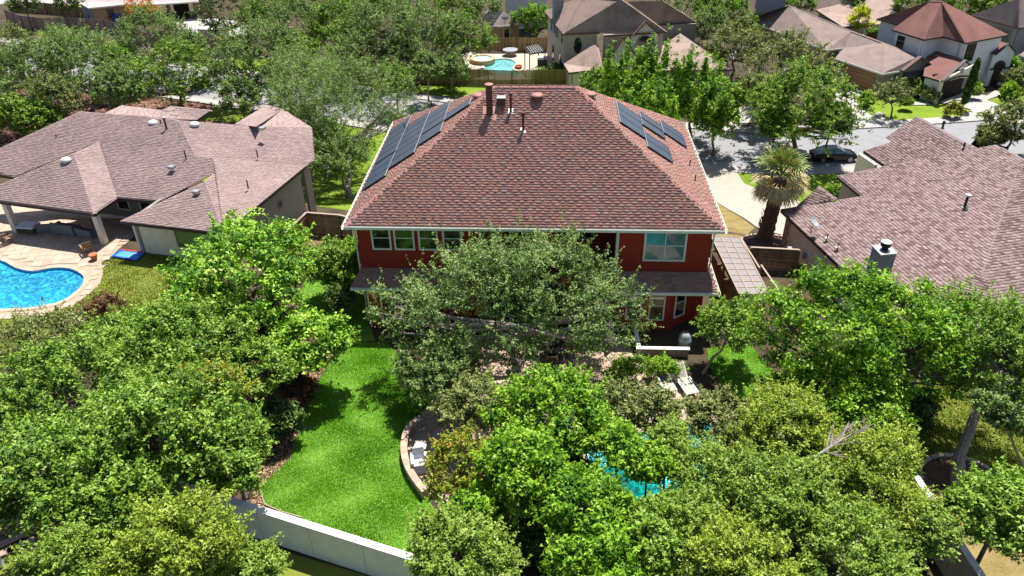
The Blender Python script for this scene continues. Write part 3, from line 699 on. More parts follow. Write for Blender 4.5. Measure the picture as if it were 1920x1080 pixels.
for (xa, xb, g_) in ((1.27, 2.36, 'glass_dark'), (2.52, 3.66, 'glass_green'), (3.87, 4.96, 'glass_green'), (5.21, 6.29, 'glass_dark')):
    a_, b_ = xa+.1, xb-.1; window(H0, (X0, Y0), (RL_, Y0), (a_+b_)/2-X0, b_-a_, 4.56, 1.3, rows=2, glass=g_ if g_ == 'glass_dark' else 'glass_dark', fw=.1)
window(H0, (RR_, Y0), (X1, Y0), (16.2+18.5)/2-RR_, 2.08, 4.06, 1.72, rows=2, cols=2, glass='glass_blue', fw=.11)
# ground floor openings under the porch roof
for xx, ww in ((3.2, 1.6), (5.6, 1.6), (8.6, 2.3), (11.0, 1.8), (13.3, 1.6)):
    window(H0, (X0, Y0), (X1, Y0), xx-X0, ww, .15 if ww > 1.7 else .7, 2.2 if ww > 1.7 else 1.6, rows=1, cols=2)
# bay with tall windows
bay = [(14.95, .5), (15.2, -.45), (17.85, -.45), (19.15, .48)]
mb = MB()
for i in range(3): wall_seg(mb, bay[i], bay[i+1], -.3, 2.82, th=.15)
mb.build('bay_wall', 'stucco_red', H0)
window(H0, bay[1], bay[2], .62, .72, .72, 1.8, rows=2, glass='glass_tan', fw=.08); window(H0, bay[1], bay[2], 1.9, .72, .72, 1.8, rows=2, glass='glass_tan', fw=.08)
window(H0, bay[2], bay[3], .72, .66, .72, 1.8, rows=2, glass='glass_dark', fw=.08)
# porch roof
pe = [Vector(p) for p in ((14.7, -.8, 2.78), (20.25, -.8, 2.78), (19.82, .48, 3.3), (14.9, .48, 3.3))]
pl = [Vector(p) for p in ((.1, -.8, 2.78), (6.6, -.8, 2.78), (6.4, .48, 3.3), (.48, .48, 3.3))]
pr = [Vector(p) for p in ((20.25, -.8, 2.78), (20.25, 3.0, 2.78), (19.82, 3.0, 3.3), (19.82, .48, 3.3))]
mb = MB(); dn = Vector((0, 0, -.1))
mb.solid([p+dn for p in pe], [p-Vector((0, 0, .015)) for p in pe]); mb.solid([p+dn for p in pl], [p-Vector((0, 0, .015)) for p in pl]); mb.solid([p+dn-Vector((0, 0, .002)) for p in pr], [p-Vector((0, 0, .018)) for p in pr]); mb.build('porch_roof', 'shingle_plain_red', H0)
lay_shingles(H0, [pe, pr, pl], 'shingle_red', name='porch_shingle', wid=.3, expo=.165)
gutter(H0, pe[0]+zz, pe[1]+zz, (0, -1, 0), 'porch_gutter'); gutter(H0, pl[0]+zz, pl[1]+zz, (0, -1, 0), 'porch_gutter'); gutter(H0, pr[0]+zz+Vector((0, -.14, 0)), pr[1]+zz, (1, 0, 0), 'porch_gutter')
mb = MB(); mb.beam((.1, -.62, 2.6), (6.5, -.62, 2.6), .2, .14); mb.build('porch_beam', 'white_trim', H0)
for x in (1.32, 4.4):
    mb = MB(); mb.box((x, -.5, 1.25), (.68, .35, 2.52)); pc = mb.build('porch_pier', 'stucco_red', H0)
    mb = MB()
    for sx in (-.36, .36): mb.box((x+sx, -.68, 1.25), (.09, .06, 2.5))
    mb.build('pier_trim', 'white_trim', pc)
for x, y in ((.42, .3), (W_-.42, .3)):
    mb = MB(); s_ = 1 if x > 10 else -1; mb.tube([(x-s_*.1, -.06, 6.03), (x-s_*.02, .1, 5.85), (x, .38, 5.7), (x, .42, 3.4 if s_ > 0 else 3.35)], [.045]*4, 6)
    if s_ < 0: mb.tube([(x, .42, 3.35), (x+.1, .3, 2.4), (x+.1, .3, .2), (x, 0, .1)], [.045]*4, 6)
    mb.build('downspout', 'white_trim', H0)
# solar panels
def solar(side, xa, xb, ya, yb, n):
    k = (yb-ya)/n
    for i in range(n):
        y0, y1 = ya+k*i+.012, ya+k*(i+1)-.012; L_ = .13
        def q(x, y, l):
            if side < 0: return Vector((x, y, HE+SL*x))+Vector((-SL, 0, 1)).normalized()*l
            return Vector((x, y, HE+SL*(W_-x)))+Vector((SL, 0, 1)).normalized()*l
        mb = MB(); mb.solid([q(xa, y0, L_-.04), q(xb, y0, L_-.04), q(xb, y1, L_-.04), q(xa, y1, L_-.04)], [q(xa, y0, L_), q(xb, y0, L_), q(xb, y1, L_), q(xa, y1, L_)])
        pn = mb.build('solar_panel', 'solar_cell', H0)
        mb = MB(); b_ = .025
        for (p0, p1, p2, p3) in ((xa, xa+b_, y0, y1), (xb-b_, xb, y0, y1), (xa+b_, xb-b_, y0, y0+b_), (xa+b_, xb-b_, y1-b_, y1)):
            mb.solid([q(p0, p2, L_+.001), q(p1, p2, L_+.001), q(p1, p3, L_+.001), q(p0, p3, L_+.001)], [q(p0, p2, L_+.006), q(p1, p2, L_+.006), q(p1, p3, L_+.006), q(p0, p3, L_+.006)])
        mb.build('panel_frame', 'panel_frame', pn)
        mb = MB(); xe = xb if side < 0 else xa; s2 = 1 if side < 0 else -1
        mb.solid([q(xe+s2*.002, y0, L_-.045), q(xe+s2*.03, y0, L_-.045), q(xe+s2*.03, y1, L_-.045), q(xe+s2*.002, y1, L_-.045)][::s2], [q(xe+s2*.002, y0, L_+.008), q(xe+s2*.03, y0, L_+.008), q(xe+s2*.03, y1, L_+.008), q(xe+s2*.002, y1, L_+.008)][::s2])
        mb.build('edge_rail', 'panel_edge', pn)
    mb = MB()
    for xr in (xa+.3, xb-.3): mb.beam(q(xr, ya-.05, .05), q(xr, yb+.05, .05), .04, .08)
    mb.build('mounting_rail', 'black', H0)
for a in ((-1, .28, 1.68, 3.8, 7.25, 3), (-1, .28, 1.68, 7.42, 13.3, 5), (-1, 1.74, 3.3, 4.7, 11.4, 6), (-1, 3.38, 4.78, 5.5, 7.1, 1), (-1, 3.38, 4.78, 7.25, 10.8, 3), (-1, 4.84, 6.34, 7.1, 8.15, 1),
          (1, 14.98, 16.48, 6.15, 9.72, 3), (1, 16.55, 18.0, 8.5, 9.6, 1), (1, 16.55, 18.0, 9.72, 10.8, 1), (1, 18.08, 19.6, 9.75, 12.0, 2), (1, 16.52, 18.02, 5.02, 7.3, 2)): solar(*a)
# stacks and vents
def stack(parent, x, y, z, h, r, capr, nm='vent_pipe', m='pipe_brown', cap='pipe_brown', flash='galv', hat=None):
    mb = MB(); mb.tube([(x, y, z-.3), (x, y, z+h)], [r, r], 14); s = mb.build(nm, m, parent, smooth=False)
    mb = MB(); mb.lathe((x, y, z+h+.003), [(capr*.7, 0), (capr, .05), (capr, hat or .14), (capr*.5, (hat or .14)+.05)], 16); mb.build('cap', cap, s)
    if flash:
        mb = MB(); b_ = r*2.1; mb.solid([(x-b_, y-b_, z-SL*b_+.02), (x+b_, y-b_, z-SL*b_+.02), (x+b_, y+b_, z+SL*b_+.02), (x-b_, y+b_, z+SL*b_+.02)], [(x-b_, y-b_, z-SL*b_+.04), (x+b_, y-b_, z-SL*b_+.04), (x+b_, y+b_, z+SL*b_+.04), (x-b_, y+b_, z+SL*b_+.04)]); mb.build('flashing', flash, s)
stack(H0, 7.55, 6.17, 10.25, 1.62, .19, .25, 'flue', cap='cap_pink', flash='cap_pink', hat=.1)
stack(H0, 8.76, 6.3, 10.33, .95, .07, .13, cap='pipe_brown', flash='galv'); stack(H0, 9.5, 5.2, 9.6, .95, .07, .13, flash='galv')
mb = MB(); mb.box((8.2, 6.7, 10.85), (.48, .48, .34)); v_ = mb.build('box_vent', 'pipe_brown', H0); mb = MB(); mb.box((8.2, 6.7, 11.04), (.52, .52, .035)); mb.build('lid', 'galv', v_)
def turtle(parent, x, y, z, r, m='cap_pink', h=.3):
    mb = MB(); mb.lathe((x, y, z), [(r*.6, -.2), (r*.6, h*.45), (r, h*.5), (r*.98, h*.75), (r*.75, h*.95), (r*.3, h*1.05)], 20); return mb.build('turtle_vent', m, parent, smooth=True)
turtle(H0, 10.25, 7.0, 10.85, .37); turtle(H0, 6.75, 8.0, 10.5, .36); turtle(H0, 13.35, 7.7, 10.7, .36)
for (x, y) in ((19.4, 6.9), (19.4, 4.8)):
    mb = MB(); mb.tube([(x, y, HE+SL*(W_-x)), (x, y, HE+SL*(W_-x)+.38)], [.035, .035], 8); mb.build('vent_pipe', 'black', H0)
for (x, y) in ((1.5, 11.4), (3.2, 12.6)):
    mb = MB(); mb.tube([(x, y, HE+SL*x), (x, y, HE+SL*x+.45)], [.035, .035], 8); mb.build('vent_pipe', 'black', H0)
# low planter wall with a pale cap by the bay
pw = thing('planter_wall', 'low dark planter wall with a pale cap below the bay windows', 'low wall', (17.2, -2.8, 0))
mb = MB(); mb.box((17.25, -2.88, .24), (2.75, .16, .48)); mb.box((15.95, -1.72, .24), (.16, 2.14, .48)); mb.build('wall_body', 'stone_mix', pw)
mb = MB(); mb.box((17.25, -2.88, .505), (2.85, .24, .05)); mb.box((15.95, -1.7, .506), (.24, 2.1, .05)); mb.build('capstone', 'white_trim', pw)
# ================================================================== NEIGHBOURING HOUSES
DBG = []
def solve(V, faces):
    S = {k: (P(*v) if v[2] is not None else None) for k, v in V.items()}
    for f in faces:
        kn = [S[k] for k in f if S[k] is not None]
        if any(S[k] is None for k in f) and len(kn) >= 3:
            if len(kn) > 3: kn = [kn[0], kn[len(kn)//3+0 if len(kn) > 4 else 1], kn[-1]]
            n = (kn[1]-kn[0]).cross(kn[2]-kn[0]).normalized()
            for k in f:
                if S[k] is None:
                    d = ray(V[k][0], V[k][1]); S[k] = CAM+d*((kn[0]-CAM).dot(n)/d.dot(n))
    return S
def roofs(root, V, faces, plain, caps=(), eaves=(), shing=None, fascia='dark_trim', walls=(), wallmat='cream_wall', inset=.45, zb=None, fh=.2, single=0, wid=.32, expo=.16):
    S = solve(V, faces); DBG.append((root.name, {k: round(v.z, 2) for k, v in S.items()})); cen = sum(S.values(), Vector((0, 0, 0)))/len(S)
    polys = []; tris = []
    for f in faces:
        p = [S[k] for k in f]; polys.append(p); n = newell(p); e_ = n.cross(Vector((0, 0, 1))); sz = math.sqrt(max(0, 1-n.z*n.z))
        for t3 in tessellate_polygon([[Vector((x.x, x.y, 0)) for x in p]]): tris.append(([p[i] for i in t3], max(.02, expo*sz)))
    mb = MB()
    for p, _ in tris:
        n = newell(p); q = [x-n*.02 for x in p]
        if (q[1]-q[0]).cross(q[2]-q[1]).z < 0 or newell(q).z < 0: q = q
        mb.poly(q)
    mb.build('roof', plain, root)
    if shing: lay_shingles(root, [t[0] for t in tris], shing, single=single, wid=wid, expo=expo, dzs=[t[1] for t in tris])
    if caps: ridge_caps(root, [(S[a], S[b]) for a, b in caps], plain)
    for a, b in eaves:
        A, B = S[a], S[b]; mb = MB(); d = (B-A); d.z = 0; d.normalize(); n = Vector((d.y, -d.x, 0)); n = n if (A-cen).dot(n) > 0 else -n
        mb.solid([A+n*.0-Vector((0, 0, fh)), B-Vector((0, 0, fh)), B+n*.05-Vector((0, 0, fh)), A+n*.05-Vector((0, 0, fh))], [A+Vector((0, 0, .01)), B+Vector((0, 0, .01)), B+n*.05+Vector((0, 0, .01)), A+n*.05+Vector((0, 0, .01))])
        mb.build('fascia', fascia, root)
    out = {}
    for w in walls:
        a, b = w[0], w[1]; m_ = w[2] if len(w) > 2 and w[2] else wallmat; ins = w[3] if len(w) > 3 else inset; z0 = w[4] if len(w) > 4 else None
        A, B = S[a].copy(), S[b].copy(); d = (B-A); d.z = 0; d.normalize(); n = Vector((d.y, -d.x, 0)); n = n if (((A+B)/2)-cen).dot(n) > 0 else -n
        A2, B2 = A-n*ins+d*ins*.6, B-n*ins-d*ins*.6
        if n.dot(Vector((d.y, -d.x, 0))) < 0: A2, B2 = B2, A2
        mb = MB(); zt = min(A.z, B.z)-.05; zbm = z0 if z0 is not None else min(gz(A2.y), gz(B2.y))-.3
        wall_seg(mb, A2, B2, zbm, zt); mb.build('wall', m_, root); out[a, b] = (A2, B2, zbm, zt)
    return S, out
# ---- left neighbour
HL = thing('left_neighbour_house', 'single storey tan house with a mauve roof and a covered patio beside a blue pool', 'house', (-15, 14, 0))
VL = dict(a0=(-55, 370, 2.6), b=(177, 401, 2.6), hip=(139, 288, None), rj=(187, 266, None), c=(221, 371, 2.6), r1=(268, 218, 5.0), r3=(335, 226, None), r4=(367, 293, None), r4b=(400, 296, None), r7=(404, 324, None), ap=(385, 341, 3.4), d=(300, 378, 2.6),
          e=(226, 415, 2.6), f=(420, 437, 2.6), g=(572, 312, 2.6), r2=(473, 237, None), q1=(590, 300, None), q2=(585, 240, None), r2b=(545, 205, 3.8),
          l1=(-60, 317, 2.5), l2=(27, 332, 2.9), l3=(-60, 318, 2.6), k1=(-60, 306, None), k0=(148, 210, None), k2=(195, 213, None),
          s1=(228, 198, 4.0), s2=(305, 207, 3.6), s3=(300, 221, 4.3), s4=(318, 199, 3.6), s5=(397, 207, 2.3), s6=(370, 225, 2.3), s7=(330, 224, 3.8),
          t1=(440, 233, 3.2), t2=(500, 197, 2.2), t3=(530, 205, 2.6), t4=(480, 238, 4.6), m0=(0, 349, 2.9), w1=(-60, 380, 2.6))
FL = [['c', 'd', 'r7', 'r4b', 'r4', 'r3', 'r1', 'rj'], ['b', 'c', 'rj', 'hip'], ['a0', 'b', 'hip'], ['f', 'g', 'r4b', 'r7', 'ap'], ['e', 'f', 'ap'], ['r3', 'r4', 'r4b', 'g', 'q1', 'q2', 'r2'],
      ['k1', 'l2', 'rj', 'r1', 'k2', 'k0'], ['k2', 's1', 's2', 's3', 'r1'], ['s2', 's4', 's5', 's6', 's7', 's3'], ['t1', 't2', 't3', 't4'], ['r2', 'q2', 't3']]
SLh, WL = roofs(HL, VL, FL, 'shingle_plain_mauve', caps=[('a0', 'hip'), ('hip', 'rj'), ('rj', 'r1'), ('b', 'hip'), ('r1', 'r3'), ('r3', 'r2'), ('r3', 'r4'), ('r4', 'r4b'), ('r4b', 'g'), ('e', 'ap'), ('ap', 'r7'), ('f', 'ap'), ('r4b', 'r7'), ('k0', 'k2'), ('k2', 's1'), ('s1', 's2'), ('s4', 's5'), ('k0', 'k1')],
                eaves=[('a0', 'b'), ('b', 'c'), ('c', 'd'), ('e', 'f'), ('f', 'g'), ('s5', 's6'), ('l2', 'l3')], shing='shingle_mauve', walls=[('e', 'f', 'cream_wall', .5, -.2), ('f', 'g', 'beige_wall', .4), ('g', 'q1', 'beige_wall', .4)], wid=.36, expo=.17)
A2, B2, zb_, zt_ = WL['e', 'f']
window(HL, A2, B2, 4.3, 2.2, .9, 1.3, rows=1, cols=1, glass='glass_green', frame='tan_stone')
A3, B3, _, _ = WL['f', 'g']
window(HL, A3, B3, (Vector(B3)-Vector(A3)).length*.68, .4, .9, .5, rows=1, glass='glass_dark', frame='beige_wall', fw=.05)
e1 = (SLh['b']-SLh['a0']); e1.z = 0; e1.normalize(); e2 = Vector((-e1.y, e1.x, 0))
mb = MB()      # walls around the covered patio
pb = SLh['b']; back = pb+e2*5.2
wall_seg(mb, back-e1*9.5, back+e1*2.2, -.6, 2.7)
lw = P(226, 415, 2.6)+e1*.5+e2*.45
wall_seg(mb, lw+e2*5.6, lw, -.3, 2.7)
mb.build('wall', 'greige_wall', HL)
for xx in (-8.6, -6.6, -2.6, -.6, 1.2): window(HL, back-e1*9.5, back+e1*2.2, 9.5+xx, .9, .1, 2.1, rows=1, glass='glass_dark', frame='cream_wall', fw=.1)
for p in (pb-e1*.45+e2*.45, pb-e1*7.9+e2*.45, pb-e1*4.2+e2*4.3):
    mb = MB(); mb.box((p.x, p.y, 1.25), (.36, .36, 2.56), math.atan2(e1.y, e1.x)); cb = mb.build('patio_column', 'cream_wall', HL)
mb = MB(); mb.beam(pb-e1*.45+e2*.45+Vector((0, 0, -.18)), pb-e1*9+e2*.45+Vector((0, 0, -.18)), .25, .3); mb.build('patio_beam', 'cream_wall', HL)
for (u, v, z) in ((124, 302, 4.0), (219, 227, 4.6), (287, 232, 4.75), (365, 235, 4.7)):
    p = P(u, v, z); mb = MB(); mb.lathe((p.x, p.y, p.z-.1), [(.28, 0), (.30, .1), (.36, .12), (.36, .2), (.30, .3), (.17, .37), (.02, .39)], 20); mb.build('tube_skylight', 'dome_white', HL, smooth=True)
for (u, v, z, h) in ((312, 240, 4.75, .75), (302, 232, 4.8, .35), (347, 290, 4.15, .35), (464, 346, 3.4, .35), (482, 288, 3.7, .3), (107, 260, 4.0, .35)):
    p = P(u, v, z); mb = MB(); mb.tube([p-Vector((0, 0, .3)), p+Vector((0, 0, h))], [.05 if h < .5 else .08]*2, 8); s_ = mb.build('vent_pipe', 'pipe_brown', HL)
    if h > .5: mb = MB(); mb.lathe(p+Vector((0, 0, h)), [(.1, 0), (.15, .03), (.15, .12), (.05, .15)], 12); mb.build('cap', 'galv', s_)
for (u, v, z) in ((368, 361, 3.35), (322, 315, 3.7), (492, 242, 4.6)):
    p = P(u, v, z); mb = MB(); mb.box((p.x, p.y, p.z+.06), (.42, .38, .2), -.2); mb.build('box_vent', 'galv', HL)
# ---- right neighbour
HN = thing('right_neighbour_house', 'cream single storey house with a stepped rose brown roof and a white chimney coloured grey for shade', 'house', (36, 8, 0))
VR = dict(a=(1465, 393, 2.6), b=(1565, 488, 2.6), b2=(1650, 568, None), p=(1907, 322, 5.7), q=(1841, 515, None), q2=(1733, 521, None), n1=(1990, 318, None), n2=(2080, 640, 2.6), n3=(1893, 620, None), z1=(1700, 612, 2.4),
          j0=(1535, 350, 3.7), j1=(1568, 373, 3.5), j2=(1489, 391, 2.7),
          c1=(1570, 330, 2.2), c2=(1616, 368, 2.2), d1=(1867, 272, 4.9), d2=(1925, 303, None), d3=(1907, 330, 4.75), e1=(1619, 283, 1.9), e2=(1657, 309, 1.9), f1=(1720, 218, 4.0), f2=(1832, 280, None), g1=(1662, 257, None), g2=(1672, 266, None), d1b=(1866, 277, 4.7),
          m1=(1990, 345, 4.9), m2=(1985, 310, 4.0), m3=(2060, 360, 5.7), c3=(1613, 380, None), d4=(1905, 345, None), e3=(1655, 318, None), f3=(1850, 300, None))
FR = [['a', 'b', 'b2', 'q2', 'q', 'p'], ['p', 'q', 'n3', 'n2', 'n1'], ['q2', 'b2', 'z1', 'n3', 'q'], ['j0', 'j1', 'j2'], ['c1', 'c2', 'c3', 'd4', 'd2', 'd1'], ['e1', 'e2', 'e3', 'f3', 'f2', 'f1', 'g1', 'g2']]
SR, WR = roofs(HN, VR, FR, 'shingle_plain_rose', caps=[('p', 'q'), ('a', 'p'), ('q2', 'q'), ('j0', 'j1'), ('d1', 'd2'), ('f1', 'f2'), ('c1', 'd1')], eaves=[('a', 'b'), ('b', 'b2'), ('c1', 'c2'), ('e1', 'e2')], shing='shingle_rose', single=299,
               wid=.30, expo=.20, walls=[('a', 'b', 'cream_wall', .4), ('b', 'b2', 'cream_wall', .4), ('c1', 'c2', 'beige_wall', .35), ('e1', 'e2', 'cream_wall', .35)])
A4, B4, _, _ = WR['a', 'b']
for (t_, zz_) in ((.12, 0),):
    A_, B_ = Vector((A4[0], A4[1], 0)), Vector((B4[0], B4[1], 0)); d = (B_-A_).normalized(); far = A_ if A_.y > B_.y else B_; dd = (A_+B_)/2-far; dd.normalize(); n = Vector((d.y, -d.x, 0))
    for k in range(8):
        mb = MB(); wq = .42 if k % 2 else .55; mb.box(tuple((far+dd*(wq/2)+n*.03+Vector((0, 0, -.15+.33*k)))), (.12, wq, .31), math.atan2(-dd.x, dd.y)); mb.build('quoin', 'tan_stone', HN)
for (u, v, z, r) in ((1480, 470, 1.1, .26), (1508, 479, .9, .22), (1521, 465, 1.4, .3), (1528, 476, 1.0, .22)):
    p = P(u, v, z); mb = MB(); mb.box((0, 0, 0), (r, r*1.2, r*1.7)); 
    for i, vv in enumerate(mb.v): mb.v[i] = vv+p
    mb.build('utility_meter', 'grey_tank', HN)
cz = 5.1; tp = [P(1636, 462, cz), P(1652, 479, cz), P(1681, 476, cz)]; tp.append(tp[0]+tp[2]-tp[1])
mb = MB(); mb.solid([Vector((p.x, p.y, 2.2)) for p in tp], tp); ch = mb.build('chimney', 'grey_wall', HN)  # white chimney, the bluish grey of its shaded faces put into the colour
mc = sum(tp, Vector((0, 0, 0)))/4
mb = MB(); mb.solid([mc+(p-mc)*1.07+Vector((0, 0, .002)) for p in tp], [mc+(p-mc)*1.07+Vector((0, 0, .05)) for p in tp]); mb.build('chimney_cap', 'galv', ch)
mb = MB(); mb.lathe(mc+Vector((0, 0, .055)), [(.17, 0), (.17, .18), (.26, .2), (.26, .42)], 18); mb.build('flue_pot', 'black', ch)
mb = MB(); mb.lathe(mc+Vector((0, 0, .48)), [(.27, 0), (.27, .03), (.2, .05)], 18); mb.build('flue_lid', 'cap_white', ch)
for (u, v, z, h, r) in ((1808, 389, 4.6, .75, .08), (1656, 387, 3.6, .28, .035), (1670, 419, 3.5, .28, .035), (1551, 446, 2.95, .28, .035), (1571, 463, 2.95, .28, .035), (1807, 276, 4.05, .35, .07)):
    p = P(u, v, z); mb = MB(); mb.tube([p-Vector((0, 0, .4)), p+Vector((0, 0, h))], [r, r], 8); s_ = mb.build('vent_pipe', 'black', HN)
    mb = MB(); mb.box(p+Vector((-.05, -.03, .03)), (.26, .2, .02), .4); mb.build('flashing', 'galv', s_)
    if h > .5: mb = MB(); mb.lathe(p+Vector((0, 0, h)), [(.1, 0), (.16, .03), (.16, .1), (.05, .13)], 12); mb.build('cap', 'cap_white', s_)
p = P(1748, 536, 3.0); mb = MB(); mb.box(p, (.4, .36, .12), .3); mb.build('box_vent', 'cap_white', HN)
# satellite dish on the eave
ds = P(1520, 437, 2.85); dt = thing('satellite_dish', 'grey satellite dish standing on the eave of the rose roof', 'satellite dish', ds)
mb = MB(); mb.tube([ds, ds+Vector((0, 0, .5))], [.03, .03], 6); mb.build('mast', 'galv', dt)
mb = MB(); rg = 12; cc = ds+Vector((0, 0, .72)); ax = Vector((.55, -.2, .8)).normalized(); a1 = ax.cross(Vector((0, 0, 1))).normalized(); a2 = ax.cross(a1)
for i in range(3): mb.v += [cc+(a1*math.cos(2*PI*j/rg)+a2*math.sin(2*PI*j/rg)*.85)*(.42*(i+1)/3)+ax*(.10*((i+1)/3)**2) for j in range(rg)]
mb.f.append(list(range(rg))); mb.t.append(.5)
for i in range(2):
    for j in range(rg): mb.f.append([i*rg+j, i*rg+(j+1) % rg, (i+1)*rg+(j+1) % rg, (i+1)*rg+j]); mb.t.append(.5)
mb.build('dish', 'grey_tank', dt); mb = MB(); mb.tube([cc-a2*.35, cc+ax*.45], [.015, .015], 5); mb.box(cc+ax*.47, (.08, .08, .12)); mb.build('feed_arm', 'galv', dt)
# ---- far houses
def far_house(nm, label, loc, V, F, plain, **kw):
    h = thing(nm, label, 'house', loc); S, Wl = roofs(h, V, F, plain, **kw); return h, S, Wl
def gable_wall(root, pts, base, material, name='gable_wall', th=.18, z0=-5.2):
    """wall under a gable: eave, apex, eave (seen points) dropped to the ground"""
    a, t, b = pts; mb = MB(); d = (b-a); d.z = 0; d.normalize(); n = Vector((d.y, -d.x, 0))
    if n.dot(CAM-a) < 0: n = -n
    q = [Vector((a.x, a.y, z0)), Vector((b.x, b.y, z0)), b, t, a]
    mb.solid([p-n*th for p in q], q); mb.build(name, material, root); return a, b, n
def panel(root, A, B, x0, x1, z0, z1, nm, material, off=.03, th=.04, parent=None):
    """flat piece on the wall line A->B facing the camera"""
    A, B = Vector((A[0], A[1], 0)), Vector((B[0], B[1], 0)); d = (B-A).normalized(); n = Vector((d.y, -d.x, 0)); n = n if n.dot(Vector((CAM.x, CAM.y, 0))-A) > 0 else -n
    def q(x, z, k): return A+d*x+n*k+Vector((0, 0, z))
    mb = MB(); mb.solid([q(x0, z0, off-th), q(x1, z0, off-th), q(x1, z1, off-th), q(x0, z1, off-th)], [q(x0, z0, off), q(x1, z0, off), q(x1, z1, off), q(x0, z1, off)])
    return mb.build(nm, material, parent or root)
def arch(root, A, B, xc, w_, z0, h, nm, material, off=.04, th=.05, n_=10):
    A, B = Vector((A[0], A[1], 0)), Vector((B[0], B[1], 0)); d = (B-A).normalized(); n = Vector((d.y, -d.x, 0)); n = n if n.dot(Vector((CAM.x, CAM.y, 0))-A) > 0 else -n
    pts = [(-w_/2, 0), (w_/2, 0)]+[(w_/2*math.cos(PI*i/n_), h+w_/2*math.sin(PI*i/n_)) for i in range(n_+1)]
    def q(x, z, k): return A+d*(xc+x)+n*k+Vector((0, 0, z0+z))
    mb = MB(); mb.solid([q(x, z, off-th) for x, z in pts], [q(x, z, off) for x, z in pts]); return mb.build(nm, material, root)
# beige two storey house (top centre)
VA = dict(a=(1021, 21, .9), b=(1056, 63, .9), c=(1125, 60, .9), d=(1133, 66, .9), e=(1250, 59, .9), r1=(1165, -2, None), r0=(1095, -8, None), a2=(1040, -14, .9))
hA, SA, WA = far_house('beige_house', 'beige two storey house with steep gables and a tall grey chimney behind the red roof', (21, 66, -5),
    dict(VA, r1=(1165, -2, 4.6), r0=(1092, -8, 4.6), p0=(1177, 3, 3.6), p1=(1242, 1, 3.6), p2=(1306, 41, .6), p3=(1233, 45, .6),
         g1=(1057, 119, -2.2), g2=(1115, 82, -.2), g3=(1122, 84, -.4), g4=(1131, 129, -2.2), g5=(1067, 136, -2.3),
         h1=(1154, 57, .6), h2=(1170, 68, .5), h3=(1137, 117, -2.3), h4=(1129, 108, -2.3), h5=(1190, 106, -2.0), h6=(1186, 84, -1.6),
         q1=(1240, 82, -1.4), q2=(1275, 63, -.4), q3=(1300, 80, -.6), q4=(1373, 130, -2.2), q5=(1230, 132, -2.4), u1=(1318, 60, -2), u2=(1350, 92, -2.2), w1=(1200, 9, .3), w2=(1230, -4, .5)),
    [['a', 'b', 'r0'], ['b', 'c', 'd', 'e', 'r1', 'r0'], ['p0', 'p1', 'p2', 'p3'], ['g1', 'g5', 'g4', 'g3', 'g2'], ['h1', 'h2', 'h3', 'h4'], ['h1', 'h2', 'h5', 'h6'], ['q1', 'q2', 'q3', 'q4', 'q5']], 'roof_pink',
    caps=[('b', 'r0'), ('r1', 'e'), ('r0', 'r1'), ('q2', 'q4'), ('p1', 'p2')], eaves=[('a', 'b'), ('b', 'c'), ('d', 'e'), ('p2', 'p3'), ('g1', 'g5'), ('g5', 'g4'), ('q4', 'q5')], fascia='brown_trim',
    walls=[('a', 'b', 'beige_wall', .4, -5.2), ('b', 'c', 'beige_wall', .4, -5.2), ('c', 'd', 'beige_wall', .4, -5.2), ('d', 'e', 'beige_wall', .4, -5.2), ('p2', 'p3', 'greige_wall', .4, -5.2), ('g1', 'g5', 'beige_wall', .3, -5.2), ('g5', 'g4', 'cream_wall', .3, -5.2), ('q4', 'q5', 'beige_wall', .3, -5.2)])
tp = [P(1039, 0, 5.0), P(1049, 4, 5.0), P(1057, 0, 5.0)]; tp.append(tp[0]+tp[2]-tp[1]); b_ = P(1046, 28, 1.6)
mb = MB(); cc = Vector((b_.x, b_.y+.6, 0)); mb.box((cc.x, cc.y, 2.4), (1.25, 1.1, 6.2), .2); ch = mb.build('chimney', 'grey_wall', hA)
mb = MB(); mb.box((cc.x, cc.y, 5.53), (1.45, 1.3, .06), .2); mb.build('chimney_cap', 'galv', ch)
A_, B_, z0_, z1_ = WA['a', 'b']; L_ = (B_-A_).length
for t_, z_ in ((.25, -.9), (.55, -.9), (.82, -.9)): window(hA, A_, B_, L_*t_, .8, z_, 1.4, rows=2, glass='glass_dark', frame='beige_wall')
for t_ in (.35, .75): arch(hA, A_, B_, L_*t_, 1.1, -4.6, 1.6, 'arched_window', 'glass_dark')
A_, B_, z0_, z1_ = WA['b', 'c']; L_ = (B_-A_).length
A_, B_ = (A_, B_) if A_.x < B_.x else (B_, A_)
d = (B_-A_).normalized(); n = Vector((d.y, -d.x, 0)); oc = P(1075, 76, -.9); x_ = (Vector((oc.x, oc.y, 0))-Vector((A_.x, A_.y, 0))).dot(d)
mb = MB(); q = [Vector((A_.x, A_.y, 0))+d*(x_+.5*math.cos(2*PI*i/16))+Vector((0, 0, -.7+.95*math.sin(2*PI*i/16))) for i in range(16)]
mb.solid([p+n*.0 for p in q], [p+n*.05 for p in q]); mb.build('oval_window', 'glass_dark', hA)
def on_wall(A, B, u, z, out):
    A, B = Vector((A[0], A[1], 0)), Vector((B[0], B[1], 0)); d = (B-A).normalized(); n = Vector((d.y, -d.x, 0)); n = n if n.dot(Vector((CAM.x, CAM.y, 0))-A) > 0 else -n
    best = None
    for i in range(-100, 400):
        p = A.lerp(B, i/200)+n*out; p.z = z; q = p-CAM; uu = 960+FPX*q.dot(Rt)/q.dot(Fw)
        if best is None or abs(uu-u) < best[0]: best = (abs(uu-u), p)
    return best[1]
wA, wB = WA['d', 'e'][0], WA['d', 'e'][1]
ge = [on_wall(wA, wB, 1184, .55, .25), on_wall(wA, wB, 1209, 2.2, .25), on_wall(wA, wB, 1234, .55, .25)]; a_, b_, n_ = gable_wall(hA, ge, -5, 'cream_wall', z0=-5.2)
